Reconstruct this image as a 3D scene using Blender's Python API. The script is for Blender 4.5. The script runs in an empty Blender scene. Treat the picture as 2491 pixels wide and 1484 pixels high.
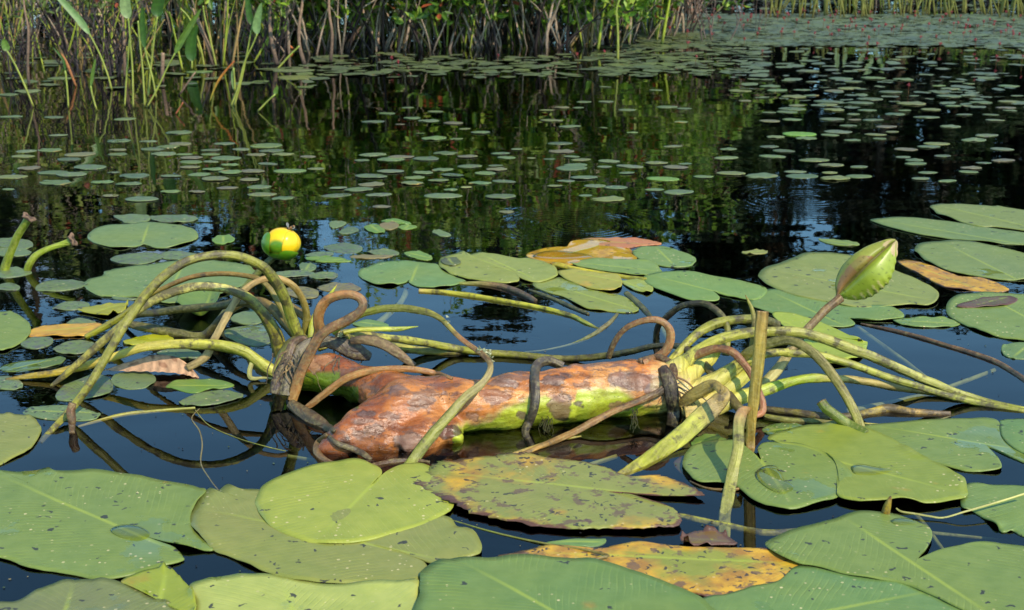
import bpy, math, random
import numpy as np
from mathutils import Vector, noise, Matrix
random.seed(7)
sc = bpy.context.scene
COL = sc.collection
# ------------------------------------------------------------------ camera
H, PITCH, F = 0.80, math.radians(16.3), 3500.0       # eye height, tilt, focal length in units of a 2491 wide picture
CX, CY = 1245.5, 742.0
cp, sp = math.cos(PITCH), math.sin(PITCH)
FWD = Vector((0, cp, -sp)); UP = Vector((0, sp, cp)); RT = Vector((1, 0, 0))
def ray(x, y):
    return (FWD + RT*((x-CX)/F) + UP*(-(y-CY)/F))
def P(x, y, z=0.0):                                   # point seen at x,y lying at height z
    r = ray(x, y); t = (z-H)/r.z
    return Vector((r.x*t, r.y*t, z))
def PG(x, y, g):                                      # point seen at x,y standing above the water point seen at row g
    Y = P(x, g).y
    r = ray(x, y); t = Y/r.y
    return Vector((r.x*t, Y, H + r.z*t))
def proj(p):
    v = p - Vector((0, 0, H)); d = v.dot(FWD)
    return CX + F*v.x/d, CY - F*v.dot(UP)/d, d
CROPS = {'a': (0, 490.2, .3373), 'b': (630.3, 630.3, .3775), 'c': (1330.6, 630.3, .3775), 'd': (1680.7, 490.2, .3303),
         'e': (0, 980.4, .3393), 'f': (840.4, 980.4, .3393), 'g': (1650.6, 980.4, .3393), 'h': (0, 0, .3373),
         'i': (840.4, 0, .3373), 'j': (1650.6, 0, .3373), 'm': (770.3, 420.2, .3373), 'D': (0, 0, 1.0)}
def K(c, pts):                                        # survey notes -> common frame; (x,y[,g[,w]])
    ox, oy, s = CROPS[c]; out = []
    for p in pts:
        q = [ox+p[0]*s, oy+p[1]*s, None, None]
        if len(p) > 2 and p[2] is not None: q[2] = oy+p[2]*s
        if len(p) > 3 and p[3] is not None: q[3] = p[3]*s
        out.append(q)
    return out
cam_d = bpy.data.cameras.new('camera'); cam = bpy.data.objects.new('camera', cam_d); COL.objects.link(cam)
cam.location = (0, 0, H); cam.rotation_euler = (math.radians(90)-PITCH, 0, 0)
cam_d.sensor_width = 36; cam_d.lens = 36*F/2491.0; cam_d.clip_end = 500; cam_d.clip_start = 0.05
cam_d.dof.use_dof = True; cam_d.dof.focus_distance = 2.35; cam_d.dof.aperture_fstop = 14
sc.camera = cam
# ------------------------------------------------------------------ helpers
def lin(r, g, b, k=1.0):
    f = lambda c: ((c/255+.055)/1.055)**2.4 if c > 10 else c/255/12.92
    return (f(r)*k, f(g)*k, f(b)*k, 1.0)
def tag(o, label=None, cat=None, group=None, kind=None):
    if label: o['label'] = label
    if cat: o['category'] = cat
    if group: o['group'] = group
    if kind: o['kind'] = kind
    return o
def empty(name, loc, label, cat, group=None):
    o = bpy.data.objects.new(name, None); COL.objects.link(o); o.location = loc; o.empty_display_size = .02
    return tag(o, label, cat, group)
def mesh(name, verts, faces, mat, parent=None, smooth=True, cols=None, attrs=None):
    me = bpy.data.meshes.new(name)
    me.from_pydata([tuple(v) for v in verts], [], faces)
    if smooth: me.polygons.foreach_set('use_smooth', [True]*len(me.polygons))
    if cols is not None:
        a = me.color_attributes.new('Col', 'FLOAT_COLOR', 'POINT')
        a.data.foreach_set('color', np.array(cols, dtype=np.float32).ravel())
    for k, v in (attrs or {}).items():
        if len(v[0]) == 4:
            a = me.color_attributes.new(k, 'FLOAT_COLOR', 'POINT'); a.data.foreach_set('color', np.array(v, dtype=np.float32).ravel())
        else:
            a = me.attributes.new(k, 'FLOAT_VECTOR', 'POINT'); a.data.foreach_set('vector', np.array(v, dtype=np.float32).ravel())
    me.materials.append(mat); me.update()
    o = bpy.data.objects.new(name, me); COL.objects.link(o)
    if parent:
        o.parent = parent; o.matrix_parent_inverse = Matrix.Translation(-parent.location)
    return o
def cr(pts, n):                                       # catmull-rom over tuples
    out = []; m = len(pts)
    for i in range(m-1):
        p0 = pts[max(i-1, 0)]; p1 = pts[i]; p2 = pts[i+1]; p3 = pts[min(i+2, m-1)]
        for k in range(n):
            t = k/n; t2 = t*t; t3 = t2*t
            out.append([.5*(2*b+(-a+c)*t+(2*a-5*b+4*c-d)*t2+(-a+3*b-3*c+d)*t3) for a, b, c, d in zip(p0, p1, p2, p3)])
    out.append(list(pts[-1])); return out
def crc(pts, n):                                      # closed version
    out = []; m = len(pts)
    for i in range(m):
        p0, p1, p2, p3 = pts[i-1], pts[i], pts[(i+1) % m], pts[(i+2) % m]
        for k in range(n):
            t = k/n; t2 = t*t; t3 = t2*t
            out.append([.5*(2*b+(-a+c)*t+(2*a-5*b+4*c-d)*t2+(-a+3*b-3*c+d)*t3) for a, b, c, d in zip(p0, p1, p2, p3)])
    return out
# ------------------------------------------------------------------ materials
class N:
    def __init__(s, name):
        s.m = bpy.data.materials.new(name); s.m.use_nodes = True; s.t = s.m.node_tree; s.t.nodes.clear()
        s.out = s.t.nodes.new('ShaderNodeOutputMaterial')
    def n(s, typ, ins=None, **kw):
        x = s.t.nodes.new('ShaderNode'+typ)
        for k, v in kw.items(): setattr(x, k, v)
        for k, v in (ins or {}).items():
            if isinstance(v, bpy.types.NodeSocket): s.t.links.new(v, x.inputs[k])
            else: x.inputs[k].default_value = v
        return x
    def math(s, op, a, b=0.0, clamp=False):
        x = s.n('Math', operation=op, use_clamp=clamp)
        for i, v in enumerate((a, b)):
            if isinstance(v, bpy.types.NodeSocket): s.t.links.new(v, x.inputs[i])
            else: x.inputs[i].default_value = v
        return x.outputs[0]
    def mix(s, f, a, b, mode='MIX'):
        x = s.n('Mix', data_type='RGBA', blend_type=mode)
        for i, v in ((0, f), (6, a), (7, b)):
            if isinstance(v, bpy.types.NodeSocket): s.t.links.new(v, x.inputs[i])
            else: x.inputs[i].default_value = v
        return x.outputs[2]
    def ramp(s, v, lo, hi, a=0.0, b=1.0):
        x = s.n('MapRange', {'Value': v, 'From Min': lo, 'From Max': hi, 'To Min': a, 'To Max': b}); return x.outputs[0]
    def noise(s, vec, scale, detail=3, rough=.55):
        return s.n('TexNoise', {'Vector': vec, 'Scale': scale, 'Detail': detail, 'Roughness': rough}).outputs['Fac']
    def scl(s, vec, v):
        x = s.n('VectorMath', operation='MULTIPLY'); s.t.links.new(vec, x.inputs[0]); x.inputs[1].default_value = v; return x.outputs[0]
    def finish(s, shader): s.t.links.new(shader, s.out.inputs[0]); return s.m

def pad_material(name, small=False):
    q = N(name); A = lambda nm: q.n('Attribute', attribute_name=nm)
    luv = A('leafuv').outputs['Vector']; par = q.n('SeparateColor', {0: A('par').outputs['Color']}); wet = A('par').outputs['Alpha']
    spots, yel, brn = par.outputs[0], par.outputs[1], par.outputs[2]
    oi = q.n('ObjectInfo'); base = oi.outputs['Color']
    geo = q.n('NewGeometry').outputs['Position']
    off = q.n('CombineXYZ', {0: q.math('MULTIPLY', oi.outputs['Random'], 37.0), 1: q.math('MULTIPLY', oi.outputs['Random'], 91.0)})
    vv = q.n('VectorMath', operation='ADD'); q.t.links.new(geo, vv.inputs[0]); q.t.links.new(off.outputs[0], vv.inputs[1]); pos = vv.outputs[0]
    sx = q.n('SeparateXYZ', {0: luv}); t, s_, e = sx.outputs[0], sx.outputs[1], sx.outputs[2]
    abs_s = q.math('ABSOLUTE', s_)
    warp = q.math('MULTIPLY', q.math('SUBTRACT', q.noise(pos, 9, 2), .5), .02)
    vc = q.math('ADD', q.math('SUBTRACT', t, q.math('MULTIPLY', q.math('POWER', abs_s, .85), .75)), warp)
    vw = q.math('SINE', q.math('MULTIPLY', vc, 520.0 if not small else 700.0))
    vein = q.math('MULTIPLY', q.math('POWER', q.math('MAXIMUM', vw, 0.0), 3.0), q.ramp(q.noise(pos, 14, 2), .4, .65))
    mid = q.math('MULTIPLY', q.ramp(abs_s, .0012, .0042, 1, 0), q.ramp(e, .95, .45))
    n1 = q.noise(pos, 6, 4); n2 = q.noise(pos, 45, 4); n3 = q.noise(pos, 260, 3, .7)
    c = q.mix(q.math('MULTIPLY', q.ramp(n1, .35, .7), .45), base, lin(150, 160, 60, .8))
    c = q.mix(q.ramp(n2, .3, .75), c, q.mix(1.0, c, (.78, .84, .8, 1), 'MULTIPLY'))
    ym = q.ramp(q.math('ADD', q.noise(pos, 11, 4), q.math('MULTIPLY', yel, q.ramp(e, .2, 1.0, .15, .55))), .70, .86)
    c = q.mix(ym, c, q.mix(q.ramp(q.noise(pos, 30, 4), .4, .6), lin(226, 172, 48, .85), lin(186, 132, 52, .75)))
    c = q.mix(q.math('MULTIPLY', vein, .10), c, lin(185, 195, 95))
    if not small: c = q.mix(q.math('MULTIPLY', mid, .42), c, lin(175, 185, 60))
    # water film
    wm = q.ramp(q.math('ADD', q.noise(pos, 8, 5, .6), q.math('MULTIPLY', wet, .4)), .735, .76)
    # pale specks
    vo = q.n('TexVoronoi', {'Vector': pos, 'Scale': 130.0 if not small else 90.0, 'Randomness': 1.0})
    on = q.math('GREATER_THAN', q.n('SeparateColor', {0: vo.outputs['Color']}).outputs[0], .62)
    sk = q.math('MULTIPLY', q.math('MULTIPLY', q.ramp(q.math('SUBTRACT', vo.outputs['Distance'], q.math('MULTIPLY', q.n('SeparateColor', {0: vo.outputs['Color']}).outputs[1], .2)), .04, .11, 1, 0), on), q.ramp(q.noise(pos, 7, 3), .46, .60))
    c = q.mix(q.math('MULTIPLY', sk, .8), c, lin(215, 195, 140))
    # dark decay spots
    wpos = q.n('VectorMath', operation='ADD'); q.t.links.new(pos, wpos.inputs[0])
    q.t.links.new(q.scl(q.n('TexNoise', {'Vector': pos, 'Scale': 70.0}).outputs['Color'], (.034, .022, 0)), wpos.inputs[1])
    v2 = q.n('TexVoronoi', {'Vector': wpos.outputs[0], 'Scale': 84.0 if not small else 110.0})
    r2 = q.n('SeparateColor', {0: v2.outputs['Color']}).outputs[1]; r3 = q.n('SeparateColor', {0: v2.outputs['Color']}).outputs[0]
    dm = q.math('MULTIPLY', q.ramp(q.math('SUBTRACT', v2.outputs['Distance'], q.math('MULTIPLY', r3, .22)), .10, .15, 1, 0), q.math('GREATER_THAN', q.math('ADD', r2, q.math('MULTIPLY', spots, .9)), .96))
    c = q.mix(q.math('MULTIPLY', dm, .9), c, lin(50, 46, 44))
    if small: c = q.mix(q.math('MULTIPLY', q.ramp(q.noise(pos, 75, 4, .7), .46, .62), q.math('MULTIPLY', spots, .75)), c, lin(92, 84, 88))
    # brown rotten margin
    bm = q.ramp(q.math('ADD', q.math('ADD', e, q.math('MULTIPLY', q.math('SUBTRACT', q.noise(pos, 22, 4), .5), .5)), q.math('MULTIPLY', brn, .35)), 1.12, 1.17)
    bl = q.math('MULTIPLY', q.ramp(q.math('ADD', q.noise(pos, 38, 5, .65), q.math('MULTIPLY', brn, .22)), .66, .71), q.ramp(brn, .15, .35))
    c = q.mix(q.math('MULTIPLY', bl, .8), c, lin(104, 78, 62))
    c = q.mix(bm, c, q.mix(n2, lin(120, 80, 60), lin(60, 45, 40)))
    c = q.mix(q.math('MULTIPLY', wm, .35), c, q.mix(1.0, c, (.6, .7, .6, 1), 'MULTIPLY'))
    hgt = q.math('ADD', q.math('ADD', q.math('MULTIPLY', vein, -.25), q.math('MULTIPLY', n2, .5)), q.math('MULTIPLY', n3, .10))
    hgt = q.math('MULTIPLY', hgt, q.ramp(wm, 0, 1, 1, .1))
    bp = q.n('Bump', {'Strength': .55, 'Distance': .0022, 'Height': hgt})
    rough = q.math('ADD', q.ramp(wm, 0, 1, .41, .06), q.math('MULTIPLY', q.math('SUBTRACT', n2, .5), .12))
    b = q.n('BsdfPrincipled', {'Base Color': c, 'Roughness': rough, 'Normal': bp.outputs[0], 'IOR': 1.45})
    return q.finish(b.outputs[0])
M_PAD = pad_material('lily_pad_skin'); M_SPAD = pad_material('small_pad_skin', True)

def stem_material():
    q = N('stalk_skin'); at = q.n('Attribute', attribute_name='Col'); su = q.n('Attribute', attribute_name='suv').outputs['Vector']
    geo = q.n('NewGeometry').outputs['Position']
    long_ = q.n('TexNoise', {'Vector': q.scl(su, (9.0, 130.0, 1.0)), 'Scale': 1.0, 'Detail': 3.0}).outputs['Fac']
    n1 = q.noise(geo, 42, 5, .65); n2 = q.noise(geo, 160, 4, .7)
    c = q.mix(q.ramp(long_, .35, .7), at.outputs['Color'], q.mix(1.0, at.outputs['Color'], (.5, .5, .42, 1), 'MULTIPLY'))
    c = q.mix(q.math('MULTIPLY', q.ramp(n2, .45, .7), .35), c, lin(190, 175, 110))
    bl = q.ramp(q.math('ADD', q.math('ADD', q.math('MULTIPLY', n1, .75), q.math('MULTIPLY', n2, .25)), q.math('MULTIPLY', at.outputs['Alpha'], .2)), .58, .68)
    c = q.mix(q.math('MULTIPLY', bl, .8), c, lin(62, 50, 40))
    h = q.math('ADD', q.math('MULTIPLY', long_, .8), q.math('MULTIPLY', n2, .35))
    bp = q.n('Bump', {'Strength': 1.0, 'Distance': .0035, 'Height': h})
    b = q.n('BsdfPrincipled', {'Base Color': c, 'Roughness': q.ramp(n2, .3, .7, .34, .6), 'Normal': bp.outputs[0]})
    return q.finish(b.outputs[0])
M_STEM = stem_material()
def rhizome_material():
    q = N('rhizome_bark'); at = q.n('Attribute', attribute_name='Col'); geo = q.n('NewGeometry').outputs['Position']
    st = q.scl(geo, (1.0, 2.2, 2.2))
    n1 = q.noise(st, 30, 6, .65); n2 = q.noise(geo, 150, 5, .7); n3 = q.noise(st, 11, 5, .6)
    c = q.mix(q.ramp(n1, .38, .66), at.outputs['Color'], q.mix(1.0, at.outputs['Color'], (.58, .50, .42, 1), 'MULTIPLY'))
    c = q.mix(q.math('MULTIPLY', q.ramp(n2, .56, .66), q.math('MULTIPLY', at.outputs['Alpha'], .55)), c, lin(118, 100, 96))
    c = q.mix(q.math('MULTIPLY', q.ramp(n3, .57, .63), q.math('MULTIPLY', at.outputs['Alpha'], .5)), c, lin(120, 72, 52))
    v = q.n('TexVoronoi', {'Vector': geo, 'Scale': 150.0}); c = q.mix(q.math('MULTIPLY', q.ramp(v.outputs['Distance'], .1, .16, 1, 0), q.ramp(n3, .45, .55)), c, lin(50, 35, 28))
    ck = q.ramp(q.math('ABSOLUTE', q.math('SUBTRACT', q.noise(q.scl(geo, (.55, 2.0, 2.0)), 26, 4, .6), .5)), .0, .010, 1, 0)
    ckm = q.math('MULTIPLY', q.math('MULTIPLY', ck, q.ramp(n3, .42, .6)), q.math('MULTIPLY', at.outputs['Alpha'], .55))
    c = q.mix(ckm, c, lin(72, 50, 40))
    gs = q.math('MULTIPLY', q.ramp(q.noise(q.scl(geo, (.8, 3.5, 3.5)), 34, 5, .7), .60, .70), q.math('MULTIPLY', at.outputs['Alpha'], .7))
    c = q.mix(q.math('MULTIPLY', gs, .8), c, lin(134, 112, 98))
    ch = q.math('MULTIPLY', q.ramp(q.noise(q.scl(geo, (.9, 2.2, 2.2)), 19, 6, .75), .62, .67), q.math('MULTIPLY', at.outputs['Alpha'], .85))
    c = q.mix(ch, c, lin(74, 60, 56))
    h = q.math('SUBTRACT', q.math('ADD', q.math('MULTIPLY', n1, .8), q.math('MULTIPLY', n2, .35)), q.math('MULTIPLY', ckm, .5))
    bp = q.n('Bump', {'Strength': .75, 'Distance': .0034, 'Height': h})
    b = q.n('BsdfPrincipled', {'Base Color': c, 'Roughness': q.ramp(n2, .35, .65, .18, .42), 'Normal': bp.outputs[0]})
    return q.finish(b.outputs[0])
M_RHI = rhizome_material()
def vcol_material(name, rough=.5, transl=0.0, nscale=80, var=.75):
    q = N(name); at = q.n('Attribute', attribute_name='Col'); geo = q.n('NewGeometry').outputs['Position']
    c = q.mix(q.ramp(q.noise(geo, nscale, 3), .35, .65), at.outputs['Color'], q.mix(1.0, at.outputs['Color'], (var, var, var, 1), 'MULTIPLY'))
    b = q.n('BsdfPrincipled', {'Base Color': c, 'Roughness': rough}).outputs[0]
    if transl:
        tr = q.n('BsdfTranslucent', {'Color': c}).outputs[0]
        b = q.n('MixShader', {0: transl, 1: b, 2: tr}).outputs[0]
    return q.finish(b)
M_LEAF = vcol_material('marsh_leaf', .45, .35, 60)
M_TWIG = vcol_material('twig_bark', .8, 0, 120, .55)
M_TREE = vcol_material('tree_foliage', .6, .2, 2)
M_FLOWER = vcol_material('waxy_sepal', .28, .08, 50, .93)
M_FUZZ = vcol_material('insect_body', .6, 0, 900, .4)
def wing_mat():
    q = N('insect_wing'); a = q.n('BsdfTransparent').outputs[0]; g = q.n('BsdfPrincipled', {'Base Color': (.5, .5, .48, 1), 'Roughness': .2}).outputs[0]
    return q.finish(q.n('MixShader', {0: .45, 1: a, 2: g}).outputs[0])
M_WING = wing_mat()
# ------------------------------------------------------------------ water, bed
RIPS = [(P(1410, 548), .26), (P(1960, 482), .30), (P(60, 455), .2)]
def water_material():
    q = N('pond_water'); geo = q.n('NewGeometry').outputs['Position']
    h = q.math('MULTIPLY', q.noise(q.scl(geo, (1.0, 1.6, 1.0)), 2.2, 2, .4), 1.0)
    h = q.math('ADD', h, q.math('MULTIPLY', q.noise(q.scl(geo, (1.0, 1.3, 1.0)), 14, 3, .5), q.ramp(q.noise(geo, 1.1, 2), .4, .65, .02, .16)))
    for c, r in RIPS:
        d = q.n('VectorMath', {0: geo, 1: tuple(c)}, operation='DISTANCE').outputs['Value']
        w = q.math('SINE', q.math('MULTIPLY', d, 330.0 if r < .29 else 260.0))
        h = q.math('ADD', h, q.math('MULTIPLY', q.math('MULTIPLY', w, q.ramp(d, .02, r, 1, 0)), .028))
    bp = q.n('Bump', {'Strength': 1.0, 'Distance': .0026, 'Height': h})
    fr = q.n('Fresnel', {'IOR': 1.333, 'Normal': bp.outputs[0]}).outputs[0]
    gl = q.n('BsdfGlossy', {'Color': (1, 1, 1, 1), 'Roughness': 0.0, 'Normal': bp.outputs[0]}).outputs[0]
    tr = q.n('BsdfTransparent', {'Color': (.86, .88, .84, 1)}).outputs[0]
    q.finish(q.n('MixShader', {0: fr, 1: tr, 2: gl}).outputs[0])
    ab = q.n('VolumeAbsorption', {'Color': (.55, .62, .40, 1), 'Density': 9.0})
    q.t.links.new(ab.outputs[0], q.out.inputs[1])
    return q.m
def water():
    x0, x1, y0, y1, zb = -40, 40, -6, 60, -.6
    v = [(x0, y0, 0), (x1, y0, 0), (x1, y1, 0), (x0, y1, 0), (x0, y0, zb), (x1, y0, zb), (x1, y1, zb), (x0, y1, zb)]
    f = [(0, 1, 2, 3), (7, 6, 5, 4), (0, 4, 5, 1), (1, 5, 6, 2), (2, 6, 7, 3), (3, 7, 4, 0)]
    tag(mesh('water', v, f, water_material(), smooth=False), kind='structure')
    q = N('pond_mud'); geo = q.n('NewGeometry').outputs['Position']
    c = q.mix(q.noise(geo, 3, 5), (.02, .017, .01, 1), (.05, .04, .022, 1))
    q.finish(q.n('BsdfPrincipled', {'Base Color': c, 'Roughness': .9}).outputs[0])
    R = 300
    tag(mesh('ground', [(-R, -60, -.62), (R, -60, -.62), (R, R, -.62), (-R, R, -.62)], [(0, 1, 2, 3)], q.m, smooth=False), kind='structure')
water()
# ------------------------------------------------------------------ big floating leaves
def pad(c, outline, center, label, color, apex=None, z=.004, spots=.1, yel=0.0, brn=0.0, wet=.3, curl=.004, cat='lily pad', name='lily_pad', group=None, seed=None, bow=0.0, ragged=0.0, mat=None):
    ol = [P(*p[:2]) for p in K(c, outline)]; cpt = P(*K(c, [center])[0][:2])
    ring = crc([tuple(v) for v in ol], 7)
    n = len(ring); R = 12; sd = seed if seed is not None else random.random()*100
    if apex: ap = P(*K(c, [apex])[0][:2])
    else: ap = Vector(max(ring, key=lambda v: (Vector(v)-cpt).length))
    ax = (ap-cpt); L = ax.length or 1; ax.normalize(); sd_ = Vector((-ax.y, ax.x, 0))
    orient = sum((ring[i][0]*ring[(i+1) % n][1]-ring[(i+1) % n][0]*ring[i][1]) for i in range(n))
    if orient < 0: ring.reverse()
    verts, luv, par = [], [], []
    size = max((Vector(v)-cpt).length for v in ring)
    for i in range(n):
        v = Vector(ring[i])
        d = (v-cpt); k = 1 + .006*noise.noise(Vector((i*.35, sd, 0))) + ragged*noise.noise(Vector((i*.9, sd, 3)))
        v = cpt + d*k
        for r in range(R+1):
            f = (r/R)**.8
            p = cpt.lerp(v, f)
            zz = .0005 + z*.36 + .0014*noise.noise(Vector((p.x*11, p.y*9, sd)))*(.3+f) + .0012*noise.noise(Vector((p.x*34, p.y*24, sd+5)))*f
            sgn = p.dot(sd_)-cpt.dot(sd_)
            zz += bow*f*f + .0012*min(1, abs(sgn)/.03)
            if f > .75:
                w = noise.noise(Vector((math.cos(i*6.2832/n)*2.2, math.sin(i*6.2832/n)*2.2, sd)))
                zz += curl*max(0, w-.05)*((f-.75)/.25)**2*1.6 - .0010*((f-.75)/.25)
            zz = max(zz, -.0015)
            verts.append((p.x, p.y, zz)); luv.append(((p-cpt).dot(ax), sgn, f)); par.append((spots, yel, brn, wet))
        p = verts[-1]; verts.append((p[0], p[1], p[2]-.0016)); luv.append(luv[-1]); par.append(par[-1])
    W = R+2; faces = []
    for i in range(n):
        j = (i+1) % n
        for r in range(R+1):
            a, b, cc, d = i*W+r, i*W+r+1, j*W+r+1, j*W+r
            faces.append((a, b, cc, d))
    o = mesh(name, verts, faces, mat or M_PAD, attrs={'leafuv': luv, 'par': par})
    # origin at the leaf
    o.data.transform(Matrix.Translation((-cpt.x, -cpt.y, 0))); o.location = (cpt.x, cpt.y, 0)
    # keep colour pattern stable: material uses world positions
    o.color = (color[0]*1.22, color[1]*.98, color[2]*.78, 1)
    return tag(o, label, cat, group)
GR = lin(112, 140, 74, .92); GRB = lin(98, 138, 84, .92); YG = lin(150, 168, 70, .95); GG = lin(110, 128, 88, .9); OL = lin(135, 145, 80, .9); YL = lin(205, 165, 60, .9)
BR = lin(105, 75, 55); DG = lin(80, 108, 70); PALE = lin(150, 172, 100, .95); BLG = lin(98, 128, 96, .9)
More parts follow.
